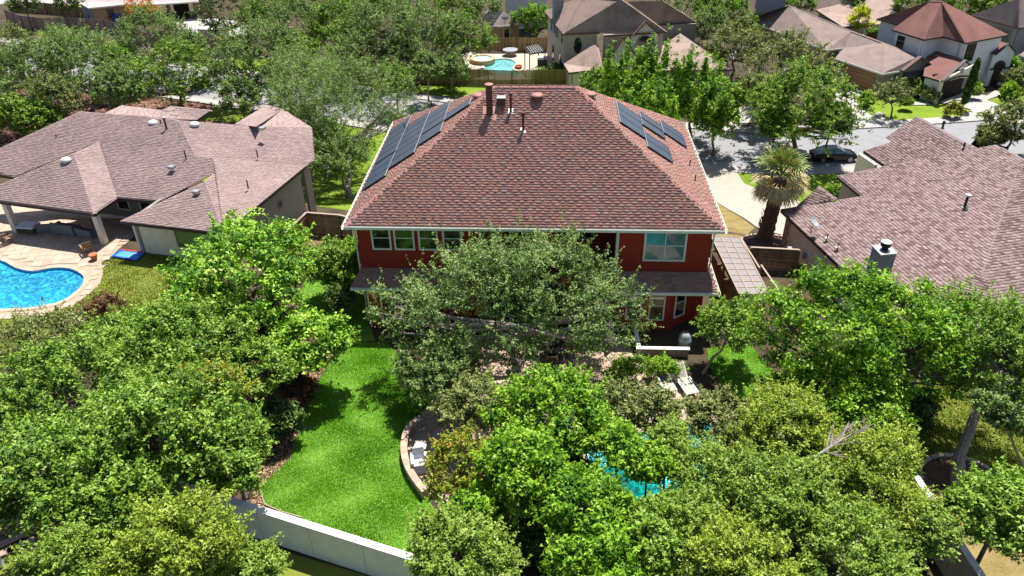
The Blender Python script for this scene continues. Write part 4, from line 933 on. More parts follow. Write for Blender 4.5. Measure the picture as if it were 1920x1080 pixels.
d_ = (b_-a_).normalized(); L_ = (b_-a_).length
arch(hA, a_, b_, L_*.5, L_*.62, -1.3, .95, 'arch_surround', 'stone_mix', off=.05); arch(hA, a_, b_, L_*.5, L_*.5, -1.25, .9, 'arched_window', 'glass_dark', off=.09)
for s_, (p, q) in enumerate(((ge[0], ge[1]), (ge[1], ge[2]))): mb = MB(); mb.beam(p+n_*.25+Vector((0, 0, .05)), q+n_*.25+Vector((0, 0, .05)), .35, .16); mb.build('barge_board', 'brown_trim', hA)
gs = [on_wall(wA, wB, 1140, -2.2, .9), on_wall(wA, wB, 1168, .7, .9), on_wall(wA, wB, 1194, -1.9, .9)]; gable_wall(hA, gs, -5, 'cream_wall', z0=-5.2)
for (p, q) in ((gs[0], gs[1]), (gs[1], gs[2])): mb = MB(); mb.beam(p+Vector((0, -.2, .06)), q+Vector((0, -.2, .06)), .25, .16); mb.build('barge_board', 'brown_trim', hA)
A_, B_, _, _ = WA['p2', 'p3']; L_ = (B_-A_).length
for t_ in (.35, .65): window(hA, A_, B_, L_*t_, .7, -1.6, 1.0, rows=1, glass='glass_blue', frame='greige_wall')
A_, B_, _, _ = WA['g5', 'g4']; L_ = (B_-A_).length
window(hA, A_, B_, L_*.55, 1.5, -4.3, 1.4, rows=1, glass='glass_green', frame='cream_wall')
# brown grey house with the tan garage door
hB, SB, WB = far_house('garage_house', 'single storey stone house with a grey brown roof and a wide tan garage door', (40, 62, -5),
    dict(t=(1480, 10, .6), e0=(1403, 38, -2.0), e1=(1500, 96, -2.2), e2=(1550, 94, -2.2), e3=(1582, 90, -2.2), r=(1597, 58, -.7), g1=(1565, 109, -2.2), g2=(1654, 138, -2.2), h=(1657, 80, -.6), g3=(1686, 133, -2.2), ap=(1723, 105, -1.0), k0=(1395, 30, -1.6), k1=(1440, 22, 0), x1=(1560, 45, -.4)),
    [['e0', 'e2', 'e3', 'r', 'x1', 't'], ['e3', 'g1', 'g2', 'h', 'r'], ['h', 'g2', 'g3', 'ap'], ['k0', 'e0', 't', 'k1']], 'roof_grey', caps=[('h', 'g2'), ('t', 'e0'), ('h', 'ap'), ('r', 'h'), ('t', 'r')],
    eaves=[('e0', 'e2'), ('g1', 'g2'), ('g2', 'g3'), ('e2', 'e3')], fascia='white_trim', walls=[('e2', 'e3', 'stone_mix', .4, -5.2), ('g1', 'g2', 'stone_mix', .4, -5.2), ('g2', 'g3', 'greige_wall', .4, -5.2), ('e0', 'e2', 'stone_mix', .4, -5.2)])
A_, B_, _, _ = WB['g1', 'g2']; L_ = (B_-A_).length
A_, B_ = (A_, B_) if A_.x < B_.x else (B_, A_)
gd = panel(hB, A_, B_, L_*.14, L_*.88, -4.98, -2.65, 'garage_door', 'garage_tan', off=.04)
for k in range(1, 5): panel(hB, A_, B_, L_*.14+.02, L_*.88-.02, -4.98+k*.466-.02, -4.98+k*.466+.02, 'panel_joint', 'brown_trim', off=.055, th=.02, parent=gd)
gs = [P(1689, 133, -2.2), P(1723, 107, -.9), P(1746, 124, -2.0)]; a_, b_, n_ = gable_wall(hB, gs, -5, 'greige_wall', z0=-5.2)
for (p, q) in ((gs[0], gs[1]), (gs[1], gs[2])): mb = MB(); mb.beam(p+n_*.2+Vector((0, 0, .08)), q+n_*.2+Vector((0, 0, .08)), .5, .18); mb.build('barge_board', 'brown_trim', hB)
L_ = (b_-a_).length; window(hB, a_, b_, L_*.42, L_*.34, -4.2, 1.1, rows=1, cols=2, glass='glass_dark', frame='white_trim')
aw0, aw1 = a_.lerp(b_, .1), a_.lerp(b_, .8); mb = MB(); mb.solid([Vector((p.x, p.y, -2.95))+n_*k for p, k in ((aw0, .05), (aw1, .05), (aw1, .8), (aw0, .8))], [Vector((p.x, p.y, z))+n_*k for p, k, z in ((aw0, .05, -2.4), (aw1, .05, -2.4), (aw1, .8, -2.9), (aw0, .8, -2.9))]); mb.build('awning', 'dark_metal', hB)
# white house with the red brown roof
hC, S3, WC = far_house('white_house', 'white two storey house with a dark red roof, arched entrance and open garage', (55, 66, -5),
    dict(a=(1644, 35, .9), b=(1689, 47, .9), c=(1672, 55, .9), d=(1733, 74, .9), e=(1769, 68, .9), f=(1812, 80, .9), g=(1891, 65, .9), t1=(1767, 2, 4.2), t0=(1745, 2, 4.1),
         k1=(1741, 91, -1.0), k2=(1808, 111, -.9), k3=(1762, 151, -2.3), k4=(1731, 142, -2.3), k5=(1725, 118, -1.9), m1=(1621, 66, -2), m2=(1641, 61, -1.0), m3=(1676, 70, -1.2), m4=(1672, 84, -2.3),
         n1=(1867, 74, -.2), n2=(1889, 81, -.2), n3=(1863, 102, -1.2), n4=(1846, 98, -1.2), k6=(1832, 138, -2.3), k7=(1790, 100, -1.2)),
    [['a', 'b', 'c', 't0'], ['c', 'd', 't0'], ['d', 'e', 't1', 't0'], ['e', 'f', 't1'], ['f', 'g', 't1'], ['k1', 'k2', 'k3', 'k4'], ['m1', 'm2', 'm3', 'm4'], ['n1', 'n2', 'n3', 'n4']], 'roof_brown', caps=[('f', 't1'), ('t0', 't1')],
    eaves=[('a', 'b'), ('c', 'd'), ('d', 'e'), ('e', 'f'), ('f', 'g'), ('k3', 'k4')], fascia='dark_trim', fh=.16,
    walls=[('a', 'b', 'white_wall', .5, -5.2), ('c', 'd', 'white_wall', .5, -5.2), ('d', 'e', 'white_wall', .5, -5.2), ('e', 'f', 'white_wall', .5, -5.2), ('f', 'g', 'white_wall', .5, -5.2), ('k3', 'k4', 'white_wall', .25, -5.2)])
A_, B_, _, _ = WC['f', 'g']; A_, B_ = (A_, B_) if A_.x < B_.x else (B_, A_); L_ = (B_-A_).length
window(hC, A_, B_, L_*.2, 2.0, -1.6, 2.0, rows=3, cols=3, glass='glass_dark', frame='dark_trim', fw=.05)
A_, B_, _, _ = WC['c', 'd']; A_, B_ = (A_, B_) if A_.x < B_.x else (B_, A_)
window(hC, A_, B_, 1.0, 1.0, -1.6, 1.9, rows=3, cols=2, glass='glass_dark', frame='dark_trim', fw=.05)
fp = [S3[k] for k in ('a', 'b', 'd', 'e', 'f', 'g')]; m_ = sum(fp, Vector((0, 0, 0)))/6; fp += [fp[-1]+Vector((-2, 9, 0)), fp[0]+Vector((3, 6, 0))]; m_ = sum(fp, Vector((0, 0, 0)))/8
mb = MB(); q_ = [m_+(p-m_)*.84 for p in fp]; mb.solid([Vector((p.x, p.y, -5.2)) for p in q_], [Vector((p.x, p.y, .72)) for p in q_]); mb.build('upper_walls', 'white_wall', hC); mb = MB(); mb.solid([Vector((p.x, p.y, .722)) for p in q_], [Vector((p.x, p.y, .76)) for p in q_]); mb.build('dark_sheet', 'dark_room', hC)  # dark sheet added over the wall block to darken gaps in the roof
gs = [P(1764, 152, -2.3), P(1808, 113, -.9), P(1834, 140, -2.2)]
a_, t_, b_ = gs; d = (b_-a_); d.z = 0; Lg = d.length; d.normalize(); n_ = Vector((d.y, -d.x, 0)); n_ = n_ if n_.dot(CAM-a_) > 0 else -n_
mb = MB()      # garage front with a real opening
def gq(x, z): return Vector((a_.x, a_.y, 0))+d*x+Vector((0, 0, z))
for pts in ([(0, -5.2), (.5, -5.2), (.5, -2.55), (0, -2.3)], [(Lg-.5, -5.2), (Lg, -5.2), (Lg, -2.2), (Lg-.5, -2.55)], [(0, -2.3), (.5, -2.551), (Lg/2, -2.25), (Lg-.5, -2.551), (Lg, -2.2), ((t_-a_).dot(d), t_.z)]):
    mb.solid([gq(*p)-n_*.2 for p in pts], [gq(*p) for p in pts])
mb.build('garage_front', 'cream_wall', hC)  # white front coloured cream to put the sunlight on this side
mb = MB(); pr_ = [gq(.5+(Lg-1)*i/10, -2.5+.42*math.sin(PI*i/10)) for i in range(11)]
for i in range(10): mb.beam(pr_[i]+n_*.05, pr_[i+1]+n_*.05, .1, .14)
mb.build('arch_band', 'dark_trim', hC)
mb = MB(); mb.solid([gq(.3, -5.0)-n_*1.6, gq(Lg-.3, -5.0)-n_*1.6, gq(Lg-.3, -2.0)-n_*1.6, gq(.3, -2.0)-n_*1.6], [gq(.3, -5.0)-n_*1.4, gq(Lg-.3, -5.0)-n_*1.4, gq(Lg-.3, -2.0)-n_*1.4, gq(.3, -2.0)-n_*1.4]); mb.build('garage_shade', 'dark_room', hC)  # near-black plate stands in for the shade inside the garage
for (p, q) in ((gs[0], gs[1]), (gs[1], gs[2])): mb = MB(); mb.beam(p+n_*.15+Vector((0, 0, .06)), q+n_*.15+Vector((0, 0, .06)), .35, .14); mb.build('barge_board', 'dark_trim', hC)
window(hC, gq(0, 0)+n_*.0, gq(Lg, 0), Lg*.5, .45, -1.75, .55, rows=2, glass='glass_blue', frame='cream_wall') if n_.dot(Vector((d.y, -d.x, 0))) > 0 else None
ge = [P(1864, 103, -1.2), P(1889, 82, -.1), P(1902, 97, -1.0)]; a_, b_, n_ = gable_wall(hC, ge, -5, 'white_wall', z0=-5.2)
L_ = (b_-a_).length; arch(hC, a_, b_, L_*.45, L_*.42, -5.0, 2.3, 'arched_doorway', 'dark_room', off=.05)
for (p, q) in ((ge[0], ge[1]), (ge[1], ge[2])): mb = MB(); mb.beam(p+n_*.1+Vector((0, 0, .05)), q+n_*.1+Vector((0, 0, .05)), .3, .14); mb.build('barge_board', 'dark_trim', hC)
d = (b_-a_).normalized(); d.z = 0
mb = MB(); rr = L_*.21+.12; cx_ = L_*.45; o_ = Vector((a_.x, a_.y, 0)); pr_ = [o_+d*.05+Vector((0, 0, -2.9))+n_*.08, o_+d*(cx_-rr)+Vector((0, 0, -2.9))+n_*.08]+[o_+d*(cx_-rr*math.cos(PI*i/8))+Vector((0, 0, -2.7+rr*math.sin(PI*i/8)))+n_*.08 for i in range(9)]+[o_+d*(cx_+rr)+Vector((0, 0, -2.9))+n_*.08, o_+d*(L_-.05)+Vector((0, 0, -2.9))+n_*.08]
for i in range(len(pr_)-1): mb.beam(pr_[i], pr_[i+1], .12, .16)
mb.build('arch_band', 'dark_trim', hC)
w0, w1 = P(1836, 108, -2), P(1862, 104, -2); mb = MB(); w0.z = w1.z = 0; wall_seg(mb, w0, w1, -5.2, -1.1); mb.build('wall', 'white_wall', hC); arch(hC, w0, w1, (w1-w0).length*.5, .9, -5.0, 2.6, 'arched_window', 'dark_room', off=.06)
# others at the top edge
hD, _, WD = far_house('corner_house', 'grey roofed two storey house at the upper right corner beyond the white house', (80, 75, -5),
    dict(a=(1820, 28, .8), b=(1912, 52, .8), c=(1990, 40, .8), t=(1913, -4, 3.8), t2=(1960, -10, 3.8), l1=(1905, 100, -2.2), l2=(1935, 74, -1.0), l3=(1990, 90, -1), l4=(1960, 125, -2.2)), [['a', 'b', 't'], ['b', 'c', 't2', 't'], ['l1', 'l2', 'l3', 'l4']], 'roof_grey', caps=[('b', 't')],
    eaves=[('a', 'b'), ('b', 'c')], fascia='brown_trim', walls=[('a', 'b', 'greige_wall', .5, -5.2), ('b', 'c', 'grey_wall', .5, -5.2)])
A_, B_, _, _ = WD['a', 'b']; L_ = (B_-A_).length
for t_ in (.55, .75): window(hD, A_, B_, L_*t_, 1.3, -1.4, 1.5, rows=1, cols=1, glass='glass_dark', frame='greige_wall')
far_house('rose_roof_house', 'low house with a plain rose roof behind the yellow green tree', (52, 96, -5), dict(a=(1530, 18, -2), b=(1580, 50, -2.2), c=(1668, 44, -2.2), d=(1690, -20, .5), e=(1545, -22, .6)), [['a', 'b', 'c', 'd', 'e']], 'roof_pink', eaves=[('a', 'b'), ('b', 'c')], fascia='brown_trim', walls=[('a', 'b', 'beige_wall', .4, -5.2), ('b', 'c', 'beige_wall', .4, -5.2)])
hF, SF, WF = far_house('tall_white_house', 'tall white walled house with a stone base at the top edge behind the pool', (10, 104, -5), dict(a=(944, -22, 1), b=(1025, -26, 1), c=(1025, -60, 4), d=(944, -60, 4)), [['a', 'b', 'c', 'd']], 'roof_pale', eaves=[('a', 'b')], fascia='white_trim', walls=[('a', 'b', 'white_wall', .3, -5.2)])
A_, B_, _, _ = WF['a', 'b']; A_, B_ = (A_, B_) if A_.x < B_.x else (B_, A_); L_ = (B_-A_).length
window(hF, A_, B_, L_*.52, 1.6, -2.2, 1.5, rows=1, cols=2, glass='glass_dark', frame='white_trim')
panel(hF, A_, B_, .2, L_-.2, -5.2, -4.2, 'stone_base', 'stone_mix', off=.06)
hG, _, WG = far_house('cottage', 'small beige house with a pale roof and a satellite dish beyond the far pool', (3, 76, -5), dict(a=(915, 47, -2.1), b=(938, 49, -2.1), c=(977, 44, -2.2), t=(944, 20, -.3), t0=(905, 26, -.6)), [['a', 'b', 't', 't0'], ['b', 'c', 't']], 'roof_pale', eaves=[('b', 'c'), ('a', 'b')], fascia='white_trim', walls=[('b', 'c', 'tan_stone', .3, -5.2), ('a', 'b', 'tan_stone', .3, -5.2)])
A_, B_, _, _ = WG['b', 'c']; window(hG, A_, B_, 1.0, .9, -4.4, 1.7, rows=1, glass='glass_dark', frame='white_trim')
dp = P(947, 46, -1.9); dh = thing('satellite_dish', 'black satellite dish on the eave of the small beige house by the far pool', 'satellite dish', dp); mb = MB(); mb.tube([dp, dp+Vector((0, 0, .7))], [.04, .04], 6); mb.build('mast', 'black', dh); mb = MB(); mb.lathe(dp+Vector((0, 0, .7)), [(.05, 0), (.4, .12), (.6, .3)], 12); mb.build('dish', 'black', dh)
hH, _, WH = far_house('patio_house', 'pale roofed house with a wide dark covered patio at the upper left', (-44, 92, -5),
    dict(a=(145, 3, -2.2), b=(165, 15, -2.2), c=(235, 8, -2.2), c2=(292, 8, -2.2), d=(373, 2, -2.2), e=(373, -45, .3), f=(150, -45, .4)), [['a', 'b', 'c', 'c2', 'd', 'e', 'f']], 'roof_pale', eaves=[('b', 'c'), ('c2', 'd'), ('c', 'c2')], fascia='white_trim',
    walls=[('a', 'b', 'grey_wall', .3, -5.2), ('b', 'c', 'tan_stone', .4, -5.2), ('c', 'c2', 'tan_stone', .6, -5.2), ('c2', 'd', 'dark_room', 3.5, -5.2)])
for (u, v) in ((293, 33), (320, 32), (369, 24)):
    p = G(u, v); mb = MB(); mb.box((p.x, p.y, -3.6), (.5, .5, 2.8)); mb.build('patio_column', 'tan_stone', hH)
mb = MB(); p0, p1 = G(366, 26), G(391, 22); p0.z = p1.z = 0; wall_seg(mb, p0, p1, -5.2, -2.2); mb.build('wall', 'tan_stone', hH)
A_, B_, _, _ = WH['b', 'c']; window(hH, A_, B_, (B_-A_).length*.55, 1.0, -4.2, 1.5, rows=1, glass='glass_dark', frame='tan_stone')
far_house('blue_grey_house', 'blue grey walled house at the top edge above the grey brown roof', (30, 110, -5), dict(a=(1420, -10, 1), b=(1480, -14, 1), c=(1480, -40, 3), d=(1420, -40, 3)), [['a', 'b', 'c', 'd']], 'roof_grey', walls=[('a', 'b', 'grey_wall', .3, -5.2)])
far_house('distant_house', 'white gabled house peeking over the dark red roof', (70, 110, -5), dict(a=(1762, -12, 0), b=(1795, -14, 0), c=(1795, -40, 3), d=(1762, -40, 3)), [['a', 'b', 'c', 'd']], 'roof_pale', walls=[('a', 'b', 'white_wall', .3, -5.2)])
# ================================================================== FENCES AND WALLS
def fence(label, pts, h, wood, nm='wooden_fence', rails=True, face=1, single=True, pw=.14, h0=0, cap=False, group=None):
    c = pts[len(pts)//2]; r = thing(nm, label, 'fence', (c[0], c[1], gz(c[1])), group=group); rnd = random.Random(len(label)); meshes = {}
    rest = MB(); cnt = 0
    for a, b in zip(pts[:-1], pts[1:]):
        A, B = Vector((a[0], a[1], 0)), Vector((b[0], b[1], 0)); L_ = (B-A).length; d = (B-A)/L_; n = Vector((d.y, -d.x, 0))*face; an = math.atan2(d.y, d.x)
        n_ = max(1, int(L_/pw))
        for i in range(n_):
            p = A+d*(i+.5)*L_/n_; g = gz(p.y); hh = h+rnd.uniform(-.02, .02); t = rnd.random()
            if single:
                key = int(t*6)
                if key not in meshes:
                    m_ = MB(); m_.box((0, 0, h/2), (pw-.014, .02, h), t=(key+.5)/6); meshes[key] = rawmesh('picket', m_.v, m_.f, wood, m_.t)
                o = bpy.data.objects.new('picket', meshes[key]); C.objects.link(o); o.parent = r; o.location = (p.x-c[0], p.y-c[1], g-gz(c[1])+.02+hh-h); o.rotation_euler = (0, 0, an)
            else: rest.box((p.x, p.y, g+hh/2), (pw-.014, .02, hh), an, t=t)
        np_ = max(1, int(L_/2.4))
        for i in range(np_+1):
            p = A+d*L_*i/np_+n*.08; m_ = MB(); m_.box((p.x, p.y, gz(p.y)+h/2), (.1, .1, h), an, t=.3); m_.build('post', wood, r)
        if rails:
            for zf in (.15, .5, .86):
                for i in range(np_):
                    p, q = A+d*L_*i/np_+n*.045, A+d*L_*(i+1)/np_+n*.045; m_ = MB(); m_.beam((p.x, p.y, gz(p.y)+h*zf), (q.x, q.y, gz(q.y)+h*zf), .05, .09, t=.8); m_.build('rail', wood, r)
        if cap:
            for i in range(np_):
                p, q = A+d*L_*i/np_, A+d*L_*(i+1)/np_; m_ = MB(); m_.beam((p.x, p.y, gz(p.y)+h+.03), (q.x, q.y, gz(q.y)+h+.03), .16, .03, t=.9); m_.build('cap_rail', 'pale_wood', r)
    if not single: rest.build('pickets', wood, r, kind='stuff')
    return r
fence('dark cedar fence with pale cap rail between the mauve roofed house and the red house', gp((540, 485), (582, 442), (642, 447), (662, 452)), 1.8, 'cedar_wood', cap=True)
fence('weathered brown fence under the translucent patio cover', [(20.95, 6.4), (21.9, -1.2)], 1.7, 'olive_wood', face=-1)
fence('short grey brown fence beyond the patio cover', gp((1400, 505), (1490, 510)), 1.6, 'cedar_wood', cap=True)
fence('long olive brown fence between the street lawn and the far pool', gp((720, 152), (790, 157), (960, 162), (1062, 160)), 2.0, 'olive_wood', rails=False, single=False)
fence('shaded brown fence behind the far pool terrace', gp((890, 98), (945, 98), (1030, 97)), 2.0, 'olive_wood', rails=False, single=False)
fence('reddish fence curving away at the upper left corner', gp((16, 40), (45, 52), (85, 57), (130, 55), (200, 60), (250, 75)), 1.9, 'pink_wood', rails=False, single=False)
fence('dark shaded fence behind the reddish one', gp((20, 22), (90, 26), (150, 32), (170, 40)), 1.8, 'cedar_wood', rails=False, single=False)
fence('pinkish fence below the covered patio at the upper left', gp((250, 82), (350, 92), (440, 103)), 2.0, 'pink_wood', rails=False, single=False)
fence('orange brown fence gate behind the bushy oak', gp((1375, 175), (1412, 172)), 1.9, 'cedar_wood', rails=False, single=False)
# white garden wall in front
a_, b_ = P(372, 924, 1.8), P(775, 1051, 1.8); d = (b_-a_).normalized(); a_ = a_-d*2.0; b_ = b_+d*6
gw = thing('garden_wall', 'pale stucco garden wall with a white top along the lower edge of the lawn', 'wall', ((a_.x+b_.x)/2, (a_.y+b_.y)/2, 0))
n = Vector((-d.y, d.x, 0)); mb = MB(); mb.solid([Vector((p.x, p.y, -.2))+n*k for p, k in ((a_, 0), (b_, 0), (b_, .26), (a_, .26))], [Vector((p.x, p.y, 1.76))+n*k for p, k in ((a_, 0), (b_, 0), (b_, .26), (a_, .26))]); mb.build('wall_body', 'garden_wall', gw)
mb = MB(); mb.solid([Vector((p.x, p.y, 1.762))+n*k for p, k in ((a_, -.02), (b_, -.02), (b_, .28), (a_, .28))], [Vector((p.x, p.y, 1.8))+n*k for p, k in ((a_, -.02), (b_, -.02), (b_, .28), (a_, .28))]); mb.build('coping', 'cap_white', gw)
Lw = (b_-a_).length
for k in range(1, int(Lw/2.4)):
    p = a_+d*2.4*k; mb = MB(); mb.solid([Vector((p.x, p.y, -.1))+d*s_+n*k_ for s_, k_ in ((-.008, -.004), (.008, -.004), (.008, .05), (-.008, .05))], [Vector((p.x, p.y, 1.755))+d*s_+n*k_ for s_, k_ in ((-.008, -.004), (.008, -.004), (.008, .05), (-.008, .05))]); mb.build('control_joint', 'greige_wall', gw)
# boundary wall on the right
a_, b_ = P(1812, 1042, 1.9), P(1748, 945, 1.9); d = (b_-a_).normalized(); b_ = b_+d*7.5; a_ = a_-d*5
rw = thing('boundary_wall', 'brown stucco boundary wall with a narrow pale coping at the lower right', 'wall', ((a_.x+b_.x)/2, (a_.y+b_.y)/2, 0))
n = Vector((-d.y, d.x, 0)); n = n if n.x > 0 else -n
mb = MB(); q = [(a_, 0), (b_, 0), (b_, .2), (a_, .2)]; mb.solid([Vector((p.x, p.y, -.2))+n*k for p, k in q], [Vector((p.x, p.y, 1.86))+n*k for p, k in q]); mb.build('wall_body', 'stone_mix', rw)
mb = MB(); q = [(a_, -.03), (b_, -.03), (b_, .23), (a_, .23)]; mb.solid([Vector((p.x, p.y, 1.862))+n*k for p, k in q], [Vector((p.x, p.y, 1.91))+n*k for p, k in q]); mb.build('coping', 'cap_white', rw)
# curved seat wall by the lawn
pts = [P(u, v, .5) for u, v in ((790, 782), (768, 797), (760, 815), (757, 838), (760, 860), (769, 882), (783, 903), (797, 920))]
sw = thing('seat_wall', 'curved low stone seat wall with a tan cap at the lawn edge', 'low wall', (pts[3].x, pts[3].y, 0)); dd = dense([(p.x, p.y) for p in pts], 2)
for i in range(len(dd)-1):
    a, b = Vector(dd[i]).to_3d(), Vector(dd[i+1]).to_3d(); d = (b-a).normalized(); n = Vector((-d.y, d.x, 0))*.155; b2 = b-d*.012
    mb = MB(); mb.solid([p+Vector((0, 0, .44)) for p in (a-n, b2-n, b2+n, a+n)], [p+Vector((0, 0, .51)) for p in (a-n, b2-n, b2+n, a+n)], t=random.random()); mb.build('capstone', 'flagstone', sw)
    n2 = n*.85; mb = MB(); mb.solid([p+Vector((0, 0, -.1)) for p in (a-n2, b2-n2, b2+n2, a+n2)], [p+Vector((0, 0, .438)) for p in (a-n2, b2-n2, b2+n2, a+n2)]); mb.build('wall_stone', 'stone_mix', sw)
# tree ring in the right hand garden
rc = G(1806, 912); rr = 1.75
tr = thing('tree_ring', 'oval pale stone edging around mulch at the foot of the leaning tree', 'edging', (rc.x, rc.y, 0))
mb = MB(); mb.lathe((rc.x, rc.y, .02), [(rr-.1, 0), (rr-.15, .06)], 24); mb.build('mulch', 'mulch_red', tr)
for i in range(36):
    an = 2*PI*i/36+random.uniform(-.02, .02); p = rc+Vector((math.cos(an)*rr, math.sin(an)*rr, 0)); mb = MB(); mb.box((p.x, p.y, .08), (.16, .27, random.uniform(.18, .24)), an, t=random.random()); mb.build('edging_stone', 'flagstone_pale', tr)
pc = G(1437, 452); pr_ = thing('palm_ring', 'ring of pale stones round the foot of the palm tree', 'edging', (pc.x, pc.y, gz(pc.y)))
for i in range(30):
    an = 2*PI*i/30; p = pc+Vector((math.cos(an)*1.75, math.sin(an)*1.45-.4, 0)); mb = MB(); mb.box((p.x, p.y, gz(p.y)+.06), (random.uniform(.12, .2), .26, .16), an, t=random.random()); mb.build('edging_stone', 'flagstone_pale', pr_)
# mulch edging board of the lawn
ep = gp((566, 972), (530, 962), (497, 948), (487, 917)); ed = thing('lawn_edging', 'thin brown edging strip between the mulch and the lower lawn', 'edging', (ep[1][0], ep[1][1], 0)); mb = MB()
for a, b in zip(ep[:-1], ep[1:]): mb.beam((a[0], a[1], .05), (b[0], b[1], .05), .04, .1)
mb.build('strip', 'pale_wood', ed)
# ================================================================== PATIO COVER
PC = thing('patio_cover', 'flat patio cover of translucent panels on a pink lattice beside the red house', 'canopy', (22, 2.7, 0))
k0, k1, k2, k3 = P(1333, 443, 2.5), P(1387, 446, 2.5), P(1441, 551, 2.5), P(1386, 552, 2.5)
def bl(s, t, z=0): return k0.lerp(k1, s).lerp(k3.lerp(k2, s), t)+Vector((0, 0, z))
NR, NC = 10, 3
for i in range(NR):
    for j in range(NC):
        s0, s1, t0, t1 = j/NC+.004, (j+1)/NC-.004, i/NR+.003, (i+1)/NR-.003; mb = MB(); mb.solid([bl(s0, t0), bl(s1, t0), bl(s1, t1), bl(s0, t1)][::-1], [bl(s0, t0, .02), bl(s1, t0, .02), bl(s1, t1, .02), bl(s0, t1, .02)][::-1]); mb.build('panel', 'polycarbonate', PC)
for j in range(NC+1): mb = MB(); mb.beam(bl(j/NC, 0, .04), bl(j/NC, 1, .04), .06, .035); mb.build('batten', 'pale_wood', PC)
for i in range(NR+1): mb = MB(); mb.beam(bl(0, i/NR, .035), bl(1, i/NR, .035), .045, .02); mb.build('cross_batten', 'pale_wood', PC)
for s in (0.02, .98):
    mb = MB(); mb.beam(bl(s, 0, -.12), bl(s, 1, -.12), .09, .2); mb.build('beam', 'cedar_wood', PC)
    for t in (.03, .5, .97): p = bl(s, t); mb = MB(); mb.box((p.x, p.y, 1.1), (.12, .12, 2.4)); mb.build('post', 'cedar_wood', PC)
for t in (.2, .45, .7): mb = MB(); mb.beam(bl(-.18, t, -.3), bl(1, t, -.3), .05, .12); mb.build('rafter', 'cedar_wood', PC)
for i, (a, b) in enumerate((((1390, 448), (1424, 503)), ((1427, 497), (1460, 545)))):
    p, q = P(*a, 1.9), P(*b, 1.9); wd = thing('wooden_rail', ('pale wooden rail running beside the translucent cover', 'short pale rail below the first one by the bright tree')[i], 'rail', (p.x, p.y, 0)); mb = MB(); mb.beam(p, q, .1, .08); mb.build('bar', 'pale_wood', wd)
    for r_ in (p, q): mb = MB(); mb.box((r_.x, r_.y, .9), (.09, .09, 1.9)); mb.build('post', 'pale_wood', wd)
